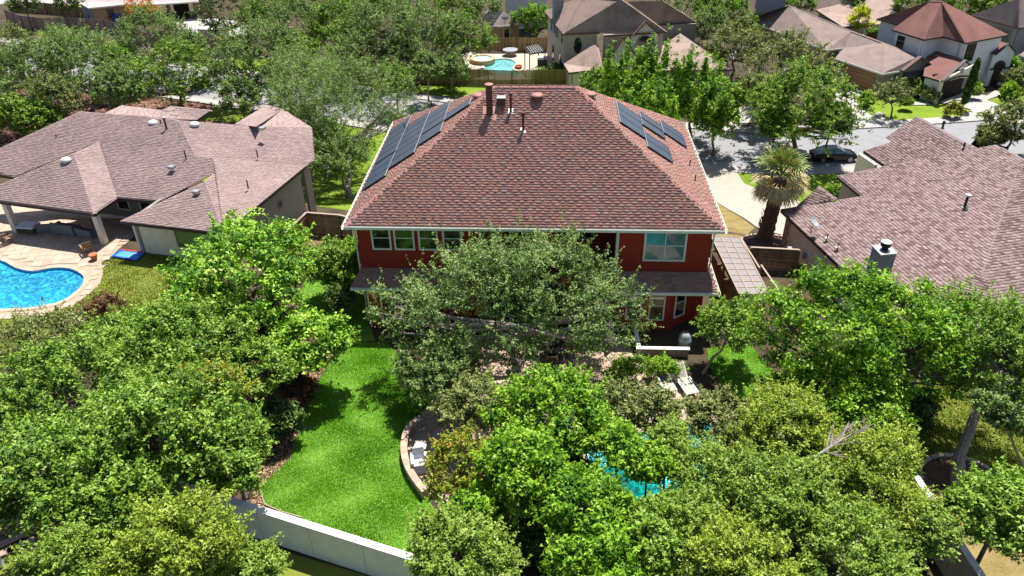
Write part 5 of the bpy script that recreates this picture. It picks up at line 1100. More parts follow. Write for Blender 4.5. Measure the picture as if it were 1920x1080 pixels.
# ================================================================== CARS
def car(label, loc, rz, paint='car_black', scale=1.0, group='dark cars parked along the street kerb'):
    t = thing('parked_car', label, 'car', (0, 0, 0), 0, group)
    st = [(-2.36, .74, .34, .60), (-2.30, .82, .26, .86), (-2.0, .87, .2, .98), (-1.55, .895, .2, 1.0), (-1.0, .9, .2, .98), (0, .905, .2, .95), (.85, .9, .2, .94), (1.25, .895, .2, .93), (1.75, .87, .2, .86), (2.15, .82, .24, .76), (2.34, .72, .32, .60)]
    mb = MB(); ringn = 0
    for x, w_, zb, zt in st:
        pr = [(w_*.8, zb), (w_, zb+.12), (w_, zb+(zt-zb)*.55), (w_*.97, zt-.1), (w_*.86, zt), (0, zt+.03)]
        pr = pr+[(-y, z) for y, z in pr[-2::-1]]; ringn = len(pr); mb.v += [Vector((x, y, z)) for y, z in pr]
    for i in range(len(st)-1):
        for j in range(ringn):
            mb.f.append([i*ringn+j, (i+1)*ringn+j, (i+1)*ringn+(j+1) % ringn, i*ringn+(j+1) % ringn]); mb.t.append(.5)
    mb.f.append(list(range(ringn))); mb.f.append([(len(st)-1)*ringn+j for j in range(ringn)][::-1]); mb.t += [.5, .5]
    mb.build('body', paint, t, smooth=False, local=True)
    base = [(-1.78, .76, .99), (1.12, .77, .95)]; roof = [(-.95, .57, 1.40), (.22, .58, 1.41)]
    mb = MB(); b = [(-1.78, -.76, .99), (1.12, -.77, .94), (1.12, .77, .94), (-1.78, .76, .99)]; r_ = [(-.98, -.57, 1.385), (.24, -.58, 1.385), (.24, .58, 1.385), (-.98, .57, 1.385)]
    mb.solid(b, r_); mb.build('window_glass', 'glass_blue' if paint == 'car_black' else 'glass_dark', t, local=True)
    mb = MB(); mb.solid([(-1.0, -.6, 1.386), (.27, -.6, 1.386), (.27, .6, 1.386), (-1.0, .6, 1.386)], [(-.9, -.52, 1.44), (.18, -.52, 1.44), (.18, .52, 1.44), (-.9, .52, 1.44)]); mb.build('roof_panel', paint, t, local=True)
    for s_ in (-1, 1):
        mb = MB()
        for (p, q) in (((-1.78, .77, 1.0), (-.98, .585, 1.40)), ((1.12, .78, .95), (.25, .59, 1.40)), ((-.35, .785, .98), (-.35, .6, 1.40)), ((-.98, .6, 1.4), (.25, .6, 1.4)), ((-1.2, .79, .99), (-.98, .6, 1.38))): mb.beam((p[0], p[1]*s_, p[2]), (q[0], q[1]*s_, q[2]), .06, .04)
        mb.build('pillar', paint, t, local=True)
        mb = MB(); mb.box((.85, s_*.93, .98), (.16, .18, .12)); mb.build('mirror', paint, t, local=True)
        mb = MB(); mb.box((-2.27, s_*.66, .76), (.16, .32, .16)); mb.build('tail_light', 'red_lens', t, local=True)
        mb = MB(); mb.box((2.2, s_*.62, .66), (.2, .3, .13)); mb.build('headlight', 'lens_clear', t, local=True)
        for x in (-1.42, 1.45):
            mb = MB(); mb.tube([(x, s_*.68, .33), (x, s_*.92, .33)], [.33, .33], 20); wh = mb.build('wheel', 'rubber', t, local=True)
            mb = MB(); mb.tube([(x, s_*.9, .33), (x, s_*.927, .33)], [.07, .07], 8)
            for k in range(7): an = 2*PI*k/7; mb.beam((x, s_*.925, .33), (x+.23*math.cos(an), s_*.925, .33+.23*math.sin(an)), .05, .02, up=(0, 1, 0))
            for k in range(16): a1, a2 = 2*PI*k/16, 2*PI*(k+1)/16; mb.beam((x+.235*math.cos(a1), s_*.924, .33+.235*math.sin(a1)), (x+.235*math.cos(a2), s_*.924, .33+.235*math.sin(a2)), .02, .03, up=(0, 1, 0))
            mb.build('rim', 'rim', wh, local=True)
            mb = MB(); mb.tube([(x, s_*.86, .35), (x, s_*.907, .35)], [.38, .38], 20); mb.build('wheel_arch', 'black', t, local=True)
    t.location = loc; t.rotation_euler = (0, 0, rz); t.scale = (scale,)*3; return t
cp = (G(1523, 306)+G(1607, 304))/2
carA = car('black sedan parked by the kerb with a blue glint on its rear window', (cp.x, cp.y+.7, -4.98), math.atan2(1.0, 12), scale=.93)
cp2 = G(1476, 305); copy_thing(carA, (cp2.x, cp2.y+.6, -4.98), .08, 'second black car mostly hidden behind the fan palm', .93)
# dark open trailer beside the street tree
tb = G(1860, 285); tl = thing('open_trailer', 'dark open topped box trailer at the kerb beyond the rose roof', 'trailer', (tb.x, tb.y, gz(tb.y)))
q = [P(1817, 275, -3.9), P(1830, 259, -3.9), P(1868, 270, -3.9), P(1852, 281, -3.9)]; q = [q[0], q[0]+(q[3]-q[0])*1.7, q[1]+(q[2]-q[1])*1.6, q[1]]
mb = MB()
for i in range(4):
    a, b = q[i], q[(i+1) % 4]; mb.beam(a+Vector((0, 0, -.45)), b+Vector((0, 0, -.45)), .06, .9)
mb.solid([p+Vector((0, 0, -.92)) for p in q], [p+Vector((0, 0, -.86)) for p in q]); mb.build('box_body', 'dark_metal', tl)
for p in (q[0].lerp(q[1], .5), q[3].lerp(q[2], .5)): mb = MB(); mb.tube([p+Vector((-.05, 0, -.95)), p+Vector((.1, -.1, -.95))], [.3, .3], 12); mb.build('wheel', 'rubber', tl)
# bins near the upper left house
for i, (u, v, m_, lb) in enumerate(((178, 42, 'bin_blue', 'blue bin by the wall of the upper left house'), (221, 44, 'bin_blue', 'dark blue bin beside the orange red tree'))):
    p = G(u, v); b_ = thing('wheelie_bin', lb, 'bin', p, .3*i); mb = MB(); mb.solid([(-.45, -.4, 0), (.45, -.4, 0), (.45, .4, 0), (-.45, .4, 0)], [(-.6, -.5, 1.3), (.6, -.5, 1.3), (.6, .5, 1.3), (-.6, .5, 1.3)]); mb.build('body', m_, b_, local=True); mb = MB(); mb.box((0, 0, 1.36), (1.3, 1.1, .1)); mb.build('lid', m_ if i else 'cyan_foam', b_, local=True)
# outdoor kitchen block and table at upper left
p = G(402, 66); ok_ = thing('outdoor_counter', 'white topped outdoor kitchen counter on the upper left terrace', 'counter', p); mb = MB(); mb.box((0, 0, .5), (4.4, 1.4, 1.0), -.1); mb.build('base', 'cream_wall', ok_, local=True); mb = MB(); mb.box((0, 0, 1.04), (4.6, 1.6, .08), -.1); mb.build('counter_top', 'cap_white', ok_, local=True)
p = G(398, 46); ot = thing('outdoor_table', 'white table behind the outdoor kitchen counter', 'table', p); mb = MB(); mb.box((0, 0, .74), (2.2, 1.0, .06)); mb.build('table_top', 'cap_white', ot, local=True)
for x in (-1, 1):
    for y in (-.4, .4): mb = MB(); mb.box((x, y, .36), (.08, .08, .7)); mb.build('leg', 'dark_metal', ot, local=True)
# ================================================================== GARDEN THINGS
def lounger(label, loc, rz):
    t = thing('sun_lounger', label, 'sun lounger', loc, rz, 'pale sling loungers beside the pool patio')
    mb = MB(); mb.box((.55, 0, .32), (1.3, .6, .03)); mb.build('seat', 'sling', t, local=True)
    mb = MB(); mb.beam((-.1, 0, .33), (-.72, 0, .86), .6, .03); mb.build('backrest', 'sling', t, local=True)
    for y in (-.32, .32):
        mb = MB(); mb.beam((-.12, y, .32), (1.22, y, .32), .04, .05); mb.beam((-.1, y, .33), (-.74, y, .88), .04, .04); mb.build('side_rail', 'white_trim', t, local=True)
        for x in (-.05, 1.1): mb = MB(); mb.box((x, y, .15), (.04, .04, .3)); mb.build('leg', 'white_trim', t, local=True)
        mb = MB(); mb.beam((.1, y, .5), (.5, y, .5), .05, .03); mb.box((.1, y, .42), (.03, .03, .16)); mb.box((.5, y, .42), (.03, .03, .16)); mb.build('armrest', 'white_trim', t, local=True)
    return t
p1 = G(1285, 738); lg = lounger('pale sun lounger with raised back nearer the small garden tree', (p1.x-.1, p1.y+.7, .06), -1.25)
p2 = G(1243, 735); copy_thing(lg, (p2.x, p2.y+.8, .06), -1.3, 'pale sun lounger half hidden behind the hedge and a grey green tree')
p = P(1284, 640, .5); tk = thing('filter_tank', 'grey domed tank standing by the bay wall', 'tank', (p.x, p.y, 0)); mb = MB(); mb.lathe((0, 0, 0), [(.34, 0), (.36, .05), (.36, .55), (.38, .56), (.38, .62), (.35, .65), (.32, .9), (.2, 1.05), (.06, 1.1)], 20); mb.build('body', 'grey_tank', tk, local=True, smooth=True); mb = MB(); mb.lathe((0, 0, 1.09), [(.07, 0), (.07, .08)], 10); mb.build('valve', 'black', tk, local=True)
# draped chair by the seat wall
p = G(788, 880); dc = thing('patio_chair', 'pale grey draped chair inside the curved seat wall', 'chair', (p.x, p.y, .05), .25)
mb = MB(); mb.solid([(-.36, -.36, .02), (.36, -.36, .02), (.36, .36, .02), (-.36, .36, .02)], [(-.3, -.3, .5), (.3, -.3, .5), (.3, .3, .5), (-.3, .3, .5)]); mb.build('seat', 'white_cloth', dc, local=True)
mb = MB(); mb.solid([(-.32, .16, .5), (.32, .16, .5), (.32, .34, .5), (-.32, .34, .5)], [(-.24, .3, 1.02), (.24, .3, 1.02), (.2, .4, 1.02), (-.2, .4, 1.02)]); mb.build('backrest', 'white_cloth', dc, local=True)
for s_ in (-1, 1): mb = MB(); mb.beam((s_*.32, -.3, .62), (s_*.3, .28, .68), .13, .12); mb.build('armrest', 'white_cloth', dc, local=True)
p = G(790, 848); st_ = thing('side_table', 'pale stone side table beside the draped chair', 'table', (p.x, p.y, .05)); mb = MB(); mb.box((0, 0, .42), (.55, .5, .05)); mb.build('table_top', 'cream_wall', st_, local=True); mb = MB(); mb.box((0, 0, .2), (.35, .3, .4)); mb.build('base', 'cream_wall', st_, local=True)
# dining set under the live oak
def chair(label, loc, rz, m_='wicker', nm='patio_chair', group='dark chairs round the patio table'):
    t = thing(nm, label, 'chair', loc, rz, group); mb = MB(); mb.box((0, 0, .43), (.52, .5, .07)); mb.build('seat', m_, t, local=True)
    mb = MB(); mb.beam((0, .24, .46), (0, .33, .95), .5, .05, up=(0, 1, 0)); mb.build('backrest', m_, t, local=True)
    for x in (-.23, .23):
        for y in (-.21, .21): mb = MB(); mb.box((x, y, .2), (.04, .04, .4)); mb.build('leg', 'dark_metal', t, local=True)
        mb = MB(); mb.box((x*1.1, 0, .64), (.05, .46, .04)); mb.build('armrest', m_, t, local=True)
    return t
p = G(1035, 668); tb_ = thing('patio_table', 'dark round patio table in the shade of the live oak', 'table', (p.x, p.y, .05)); mb = MB(); mb.lathe((0, 0, .7), [(.68, 0), (.7, .02), (.68, .04)], 24); mb.build('table_top', 'dark_metal', tb_, local=True); mb = MB(); mb.lathe((0, 0, 0), [(.3, 0), (.05, .06), (.05, .7)], 12); mb.build('pedestal', 'dark_metal', tb_, local=True)
ch0 = chair('dark patio chair on the house side of the round table', (p.x, p.y+1.0, .05), 0)
copy_thing(ch0, (p.x+1.0, p.y, .05), -PI/2, 'dark patio chair on the pool steps side of the round table'); copy_thing(ch0, (p.x-1.0, p.y, .05), PI/2, 'dark patio chair nearest the oak trunk'); copy_thing(ch0, (p.x, p.y-1.0, .05), PI, 'dark patio chair on the garden side of the round table')
p = P(1143, 640, .5); fu = thing('folded_umbrella', 'closed pale cloth umbrella beside the porch', 'umbrella', (p.x, p.y, 0)); mb = MB(); mb.lathe((0, 0, .5), [(.16, 0), (.2, .3), (.12, 1.0), (.03, 1.5)], 12); mb.build('canopy', 'white_cloth', fu, local=True); mb = MB(); mb.tube([(0, 0, 0), (0, 0, 2.1)], [.025]*2, 8); mb.build('pole', 'dark_metal', fu, local=True)
# left neighbour's terrace
def sofa(label, loc, rz, w_=1.9):
    t = thing('outdoor_sofa', label, 'sofa', loc, rz, 'dark seating under the patio roof'); mb = MB(); mb.box((0, 0, .22), (w_, .8, .38)); mb.build('base', 'grey_cloth', t, local=True)
    mb = MB(); mb.box((0, .33, .58), (w_, .18, .4)); mb.build('backrest', 'grey_cloth', t, local=True)
    for s_ in (-1, 1): mb = MB(); mb.box((s_*(w_/2-.09), -.02, .5), (.16, .72, .18)); mb.build('armrest', 'grey_cloth', t, local=True); mb = MB(); mb.box((s_*w_*.21, -.06, .46), (w_*.4, .56, .13)); mb.build('cushion', 'white_wall' if w_ < 0 else 'wicker', t, local=True)
    return t
s0 = G(122, 442); sf = sofa('dark grey outdoor sofa in the shade behind the corner column', (s0.x, s0.y+.4, gz(s0.y)+.06), 2.9)
p = G(85, 440); copy_thing(sf, (p.x, p.y+.5, gz(p.y)+.06), 3.3, 'dark sofa next to the white lounge cushion', .8); p = G(160, 447); copy_thing(sf, (p.x, p.y+.3, gz(p.y)+.06), 2.8, 'dark sofa closest to the corner column', .75)
p = G(58, 437); lc = thing('lounge_cushion', 'white cushion lying on a dark ottoman under the patio roof', 'cushion', (p.x, p.y, .06), -.1); mb = MB(); mb.box((0, 0, .2), (1.25, .85, .34)); mb.build('ottoman', 'wicker', lc, local=True); mb = MB(); mb.box((0, 0, .44), (1.3, .9, .12)); mb.build('cushion', 'white_cloth', lc, local=True)
def wchair(label, loc, rz):
    t = thing('wooden_chair', label, 'chair', loc, rz, 'wooden chairs on the pool terrace')
    for k in range(5): mb = MB(); mb.box((0, -.22+k*.11, .36), (.56, .09, .025), t=.8); mb.build('seat_slat', 'cedar_wood', t, local=True)
    for k in range(5): mb = MB(); mb.beam((-.22+k*.11, .26, .36), (-.25+k*.125, .45, .98), .09, .025, up=(0, 1, 0), t=.9); mb.build('back_slat', 'cedar_wood', t, local=True)
    for x in (-.3, .3):
        mb = MB(); mb.box((x, 0, .58), (.1, .66, .03), t=.9); mb.build('armrest', 'cedar_wood', t, local=True)
        for y in (-.25, .25): mb = MB(); mb.box((x, y, .28), (.06, .08, .56), t=.6); mb.build('leg', 'cedar_wood', t, local=True)
    return t
p = G(17, 456); wc = wchair('wooden garden chair in the shade at the left edge of the terrace', (p.x, p.y, .06), 2.6)
p = G(166, 475); copy_thing(wc, (p.x, p.y, .06), -2.4, 'wooden garden chair in the shade in front of the corner column')
p = G(178, 488); po = thing('flower_pot', 'terracotta pot with a plant at the shaded terrace corner', 'pot', (p.x, p.y, .05)); mb = MB(); mb.lathe((0, 0, 0), [(.16, 0), (.25, .36), (.28, .37), (.28, .42)], 16); mb.build('pot', 'terracotta', po, local=True)
# blue lattice float
fl = thing('pool_float', 'blue lattice pool float with red edge leaning by the patio', 'pool float', tuple(P(240, 479, .12)), 0)
f0, f1, f2, f3 = P(229, 469, .12), P(270, 474, .12), P(256, 488, .12), P(211, 480, .12)
def fb(s, t, z=0): return f0.lerp(f1, s).lerp(f3.lerp(f2, s), t)+Vector((0, 0, z))
mb = MB(); mb.solid([fb(0, 0, -.04), fb(0, 1, -.04), fb(1, 1, -.04), fb(1, 0, -.04)], [fb(0, 0), fb(0, 1), fb(1, 1), fb(1, 0)]); mb.build('mat', 'cyan_foam', fl)
for i in range(13): s = i/12; mb = MB(); mb.beam(fb(min(1, s), 0, .015), fb(max(0, s-.02), 1, .015), .05, .025); mb.build('rib', 'blue_foam', fl)
mb = MB(); mb.beam(fb(0, 0, .03), fb(1, 0, .03), .08, .06); mb.build('edge', 'red_foam', fl)
for a_, b_ in (((0, 0), (0, 1)), ((0, 1), (1, 1)), ((1, 1), (1, 0))): mb = MB(); mb.beam(fb(*a_, .02), fb(*b_, .02), .1, .06); mb.build('edge', 'blue_foam', fl)
# far pool terrace
p = G(905, 116); sp = thing('hot_tub', 'raised round stone hot tub beside the pale turquoise pool', 'hot tub', p); mb = MB(); mb.lathe((0, 0, 0), [(1.7, 0), (1.7, .55), (1.25, .56), (1.2, .3)], 24); mb.build('rim', 'tan_stone', sp, local=True); mb = MB(); mb.lathe((0, 0, .4), [(1.22, 0), (1.22, .03)], 24); mb.build('water', 'pool_plaster_pale', sp, local=True)
p = G(957, 104); rt = thing('fire_table', 'round stone table with a grey top on the far pool terrace', 'table', p); mb = MB(); mb.lathe((0, 0, 0), [(.7, 0), (.7, .75)], 18); mb.build('base', 'stone_mix', rt, local=True); mb = MB(); mb.lathe((0, 0, .752), [(1.05, 0), (1.05, .08)], 20); mb.build('table_top', 'grey_wall', rt, local=True)
p = G(972, 128); bp_ = thing('fire_bowl', 'orange clay bowl at the edge of the far pool', 'bowl', p); mb = MB(); mb.lathe((0, 0, 0), [(.25, 0), (.5, .15), (.5, .35), (.42, .36), (.35, .2)], 16); mb.build('bowl', 'orange_clay', bp_, local=True)
pg = [G(984, 122), G(993, 134)]; pq = [P(984, 90, -2.3), P(993, 102, -2.3), P(1022, 97, -2.3), P(1010, 84, -2.3)]
pg_ = thing('pergola', 'black metal pergola frame with thin slats on the far pool terrace', 'pergola', (pg[0].x, pg[0].y, -5))
for p in pq: mb = MB(); mb.box((p.x, p.y, (p.z-5)/2), (.12, .12, p.z+5)); mb.build('post', 'dark_metal', pg_)
for i in range(4): mb = MB(); mb.beam(pq[i], pq[(i+1) % 4], .12, .12); mb.build('beam', 'dark_metal', pg_)
for i in range(1, 7): mb = MB(); a = pq[0].lerp(pq[3], i/7); b = pq[1].lerp(pq[2], i/7); mb.beam(a+Vector((0, 0, .08)), b+Vector((0, 0, .08)), .07, .1); mb.build('slat', 'galv', pg_)
p = G(1017, 124); kt = thing('grill', 'covered pale grill beside the beige house wall', 'grill', p); mb = MB(); mb.box((0, 0, .45), (1.3, .7, .9)); mb.build('cart', 'dark_metal', kt, local=True); mb = MB(); mb.tube([(-.6, 0, 1.0), (.6, 0, 1.0)], [.33, .33], 12); mb.build('hood', 'kettle', kt, local=True)
# stones on the opposite lawn
for i, (u, v) in enumerate(((1725, 196), (1815, 216), (1830, 210), (1648, 216))):
    p = G(u, v); o = MB(); o.box((p.x, p.y, -4.93), (2.0 if i < 2 else 1.2, .9, .12), .2*i); r_ = o.build('stepping_stone', 'concrete', None); tag(r_, ('pale flat stone by the shrubs on the opposite lawn', 'pale slab on the opposite lawn next to the street', 'small pale slab right of the flowering bush', 'small pale slab beside the little dark tree')[i], 'stone', 'slabs on the opposite lawn')
# bottom left steps and post
p0 = G(25, 1030); bs = thing('garden_steps', 'weathered plank steps at the lower left corner', 'steps', (p0.x, p0.y, 0))
for i, (u, v) in enumerate(((22, 1012), (40, 1022), (60, 1030), (10, 1035))): p = P(u, v, .12); mb = MB(); mb.box(p, (1.0, .32, .05), .7, t=random.random()); mb.build('plank', 'pink_wood', bs)
p = G(6, 1062); wp = thing('white_post', 'short white post beside the plank steps', 'post', (p.x, p.y, 0)); mb = MB(); mb.box((0, 0, .55), (.12, .12, 1.1)); mb.build('shaft', 'white_trim', wp, local=True); mb = MB(); mb.box((0, 0, 1.12), (.16, .16, .04)); mb.build('cap', 'white_trim', wp, local=True)
p = G(1785, 240); hp_ = thing('fire_hydrant', 'small dark hydrant at the far kerb behind the stepped roof', 'hydrant', (p.x-1, p.y, -5)); mb = MB(); mb.lathe((0, 0, 0), [(.16, 0), (.12, .05), (.12, .55), (.17, .57), (.12, .75), (.03, .82)], 10); mb.build('barrel', 'dark_metal', hp_, local=True); mb = MB(); mb.tube([(-.2, 0, .5), (.2, 0, .5)], [.06, .06], 8); mb.build('nozzle', 'dark_metal', hp_, local=True)
# ================================================================== PALM
def palm(label, base, h, R_):
    rng = random.Random(4); t = thing('fan_palm', label, 'palm tree', base)
    mb = MB(); n_ = 16; pts = [(.10*math.sin(i/n_*2)+.25*(i/n_), .1*i/n_, h*i/n_) for i in range(n_+1)]
    mb.tube(pts, [(.50 if i else .6)-.10*(i/n_)+(.04 if i % 2 else 0) for i in range(n_+1)], 14); mb.build('trunk', 'palm_bark', t, local=True)
    mb = MB(); top = Vector(pts[-1])
    for i in range(90):       # old leaf bases
        a = rng.uniform(0, 2*PI); z = h*rng.uniform(.05, 1); r = .5-.08*z/h; p = Vector((math.cos(a)*r+.25*z/h, math.sin(a)*r+.1*z/h, z)); mb.beam(p, p+Vector((math.cos(a)*.1, math.sin(a)*.1, .22)), .12, .04)
    mb.build('boots', 'palm_bark', t, local=True, kind='stuff')
    def fan(origin, dir_, L_, fr, dead):
        """petiole and a fan of pleated segments"""
        mb = MB(); d = dir_.normalized(); tip = origin+d*L_; mb.beam(origin, tip, .05, .03, t=.2)
        sd_ = d.cross(Vector((0, 0, 1))); sd_ = sd_.normalized() if sd_.length > .05 else Vector((1, 0, 0)); up = sd_.cross(d); ns = 15
        for k in range(ns):
            a = (k/(ns-1)-.5)*math.radians(230 if not dead else 150); dd = d*math.cos(a)+sd_*math.sin(a); dd = (dd+up*(.15*rng.random())).normalized()
            l = fr*(.75+.3*math.cos(a*.6))*rng.uniform(.85, 1.1); droop = .22*l if not dead else .3*l
            wv = dd.cross(up).normalized()*.055*fr; m = tip+dd*l*.55; e = tip+dd*l-Vector((0, 0, droop)); t_ = min(1, max(0, .5+rng.uniform(-.4, .4)))
            mb.poly([tip, m-wv+up*.02, m+Vector((0, 0, .03))], t_); mb.poly([tip, m+Vector((0, 0, .03)), m+wv+up*.02], t_)
            mb.poly([m-wv+up*.02, e, m+Vector((0, 0, .03))], t_); mb.poly([m+Vector((0, 0, .03)), e, m+wv+up*.02], t_)
        mb.build('frond', 'palm_dead' if dead else 'palm_green', t, local=True)
    for i in range(24):       # living fronds
        a = i*2.39996; el = math.radians(85-i*2.8); d = Vector((math.cos(a)*math.cos(el), math.sin(a)*math.cos(el), math.sin(el))); fan(top+Vector((0, 0, .1)), d, R_*.5*rng.uniform(.85, 1.15), R_*.46, False)
    for i in range(40):
        a = i*2.39996+1; el = math.radians(12-rng.uniform(0, 62)); d = Vector((math.cos(a)*math.cos(el), math.sin(a)*math.cos(el), math.sin(el))); fan(top-Vector((0, 0, .15)), d, R_*.42*rng.uniform(.9, 1.1), R_*.44, True)
    return t
pb_ = G(1433, 446); palm('thick trunked fan palm with green and dry tan fronds beside the driveway', (pb_.x, pb_.y, gz(pb_.y)), 4.5, 2.35)
# ================================================================== TREES
KIND = dict(  # lobes, lobe radius, sprigs, leaves, sprig radius, leaf length, leaf width, shoots, flat, material, bark
    oak=(120, .135, 17, 14, .13, .115, .06, 230, .9, 'leaf_oak', 'bark_grey'),
    broad=(95, .155, 13, 18, .19, .18, .11, 20, .85, 'leaf_bright', 'bark'),
    mid=(110, .135, 15, 17, .15, .135, .08, 60, .9, 'leaf_mid', 'bark'),
    fine=(120, .13, 17, 17, .12, .10, .058, 150, 1.0, 'leaf_fine', 'bark_grey'),
    vivid=(100, .145, 15, 18, .15, .14, .085, 70, 1.0, 'leaf_vivid', 'bark'),
    olive=(100, .14, 14, 14, .15, .125, .065, 90, .9, 'leaf_olive', 'bark_grey'),
    amber=(60, .17, 14, 16, .13, .12, .065, 60, 1.0, 'leaf_amber', 'bark'),
    fire=(40, .2, 14, 14, .2, .2, .12, 20, 1.0, 'leaf_fire', 'bark'),
    yellow=(36, .22, 14, 14, .2, .2, .13, 15, 1.0, 'leaf_yellow', 'bark'),
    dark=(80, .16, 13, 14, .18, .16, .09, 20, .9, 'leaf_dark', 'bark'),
    plum=(44, .2, 13, 14, .13, .11, .07, 25, .9, 'leaf_plum', 'bark'),
    hedge=(50, .22, 14, 14, .10, .085, .05, 10, .9, 'leaf_vivid', 'bark'),
    plume=(46, .16, 26, 15, .2, .2, .11, 0, 1.0, 'leaf_vivid', 'bark'))
def crown_mesh(rng, kind, rx, ry, rz, dens, lsc, name='crown', material=None):
    nl, lrf, ns, nlv, sr, ll, lw, nsh, flat, mt, bk = KIND[kind]
    nl = max(6, int(nl*(.45+.62*dens**.5))); ns = max(4, int(ns*dens**.3)); nlv = max(6, int(nlv*.62*dens**.2))
    ph = rng.uniform(0, 2*PI, 4); th = rng.uniform(0, 2*PI, nl); zz = rng.uniform(-.45, 1, nl)
    if kind == 'plume':
        rr = np.sqrt(rng.uniform(0, 1, nl))*.9; L_ = np.stack([rr*np.cos(th)*rx, rr*np.sin(th)*ry, zz*rz*(1.05-.45*rr)], 1)
    else:
        rr = np.sqrt(np.clip(1-zz*zz*(zz > 0)-.5*zz*zz*(zz <= 0), 0, 1))*rng.uniform(.35, 1.0, nl)**.5*.86; s_ = 1+.16*np.sin(2*th+ph[0])+.12*np.sin(3*th+ph[1])+.09*np.sin(5*th+ph[2])
        L_ = np.stack([rr*np.cos(th)*rx*s_, rr*np.sin(th)*ry*s_, zz*rz*.86*rng.uniform(.75, 1.1, nl)], 1)
    lr = np.minimum(rx, ry)*lrf*rng.uniform(.55, 1.6, nl)
    out = L_/np.array([rx, ry, rz]); out /= np.linalg.norm(out, axis=1, keepdims=True)+1e-6
    D = rng.normal(size=(nl, ns, 3))+.55*out[:, None, :]+np.array([0, 0, .45]); D /= np.linalg.norm(D, axis=2, keepdims=True)
    zs = flat*np.ones(nl) if kind != 'plume' else rng.uniform(2.2, 4.0, nl)
    sc = np.stack([np.ones(nl), np.ones(nl), zs], 1)
    S = L_[:, None, :]+D*(lr[:, None]*rng.uniform(.25, 1.5, (nl, ns)))[..., None]*sc[:, None, :]
    if kind == 'plume': S[..., :2] = L_[:, None, :2]+(S[..., :2]-L_[:, None, :2])*np.clip(1-(S[..., 2:3]-L_[:, None, 2:3])/(lr*zs)[:, None, None], .12, 1.2)
    tl = rng.normal(rng.uniform(-.07, .09), .17, nl)+(rng.random(nl) < .06)*.3; ts = rng.normal(0, .27, (nl, ns))
    of = rng.normal(0, sr*.7, (nl, ns, nlv, 3))*np.array([1, 1, .6]); Lp = S[:, :, None, :]+of; N = (D+rng.normal(0, .25, D.shape))[:, :, None, :]*.75+np.array([.05, .2, .6])+rng.normal(0, .62, (nl, ns, nlv, 3))
    T = .27+tl[:, None, None]+ts[:, :, None]+rng.normal(0, .17, (nl, ns, nlv))+np.clip((of*D[:, :, None, :]).sum(3)/sr, -1, 1.5)*.2      # outer leaves painted paler, inner ones darker, like light on the tufts
    Pp, Nn, Tt = [Lp.reshape(-1, 3)], [N.reshape(-1, 3)], [T.ravel()]
    nsh = int(nsh*min(1.3, dens**.5))
    if nsh:        # feathery shoots that leave the crown
        k = rng.integers(0, nl, nsh); d = out[k]*.7+rng.normal(0, .4, (nsh, 3))+np.array([0, 0, .6]); d /= np.linalg.norm(d, axis=1, keepdims=True)
        st = L_[k]+d*lr[k][:, None]*.8; ln = rng.uniform(.4, 1.25, nsh)*(.28*rx)**.5; m = 30; tt = rng.uniform(0, 1, (nsh, m))
        q = st[:, None, :]+d[:, None, :]*(tt*ln[:, None])[..., None]+rng.normal(0, .09, (nsh, m, 3))*(1.15-tt)[..., None]
        Pp.append(q.reshape(-1, 3)); Nn.append((rng.normal(0, .6, (nsh, m, 3))+np.array([0, 0, .7])).reshape(-1, 3)); Tt.append((.62+rng.normal(0, .17, (nsh, m))).ravel())
    p = np.concatenate(Pp); n = np.concatenate(Nn); t = np.concatenate(Tt); n /= np.linalg.norm(n, axis=1, keepdims=True)+1e-9
    a = np.cross(n, rng.normal(size=n.shape)); a /= np.linalg.norm(a, axis=1, keepdims=True)+1e-9; b = np.cross(n, a); s = 1.22*lsc*rng.uniform(.65, 1.25, len(p))[:, None]
    a = a*ll*.5*s; b = b*lw*.5*s; dr = np.array([0, 0, -1])*(ll*.12)*s
    V = np.stack([p-a*.75+b, p-a*.75-b, p+a+dr], 1).reshape(-1, 3)
    F = np.arange(len(V)).reshape(-1, 3)
    return rawmesh(name, V, F, material or mt, np.clip(t, 0, 1)), L_, lr, len(p)
NLEAF = 0
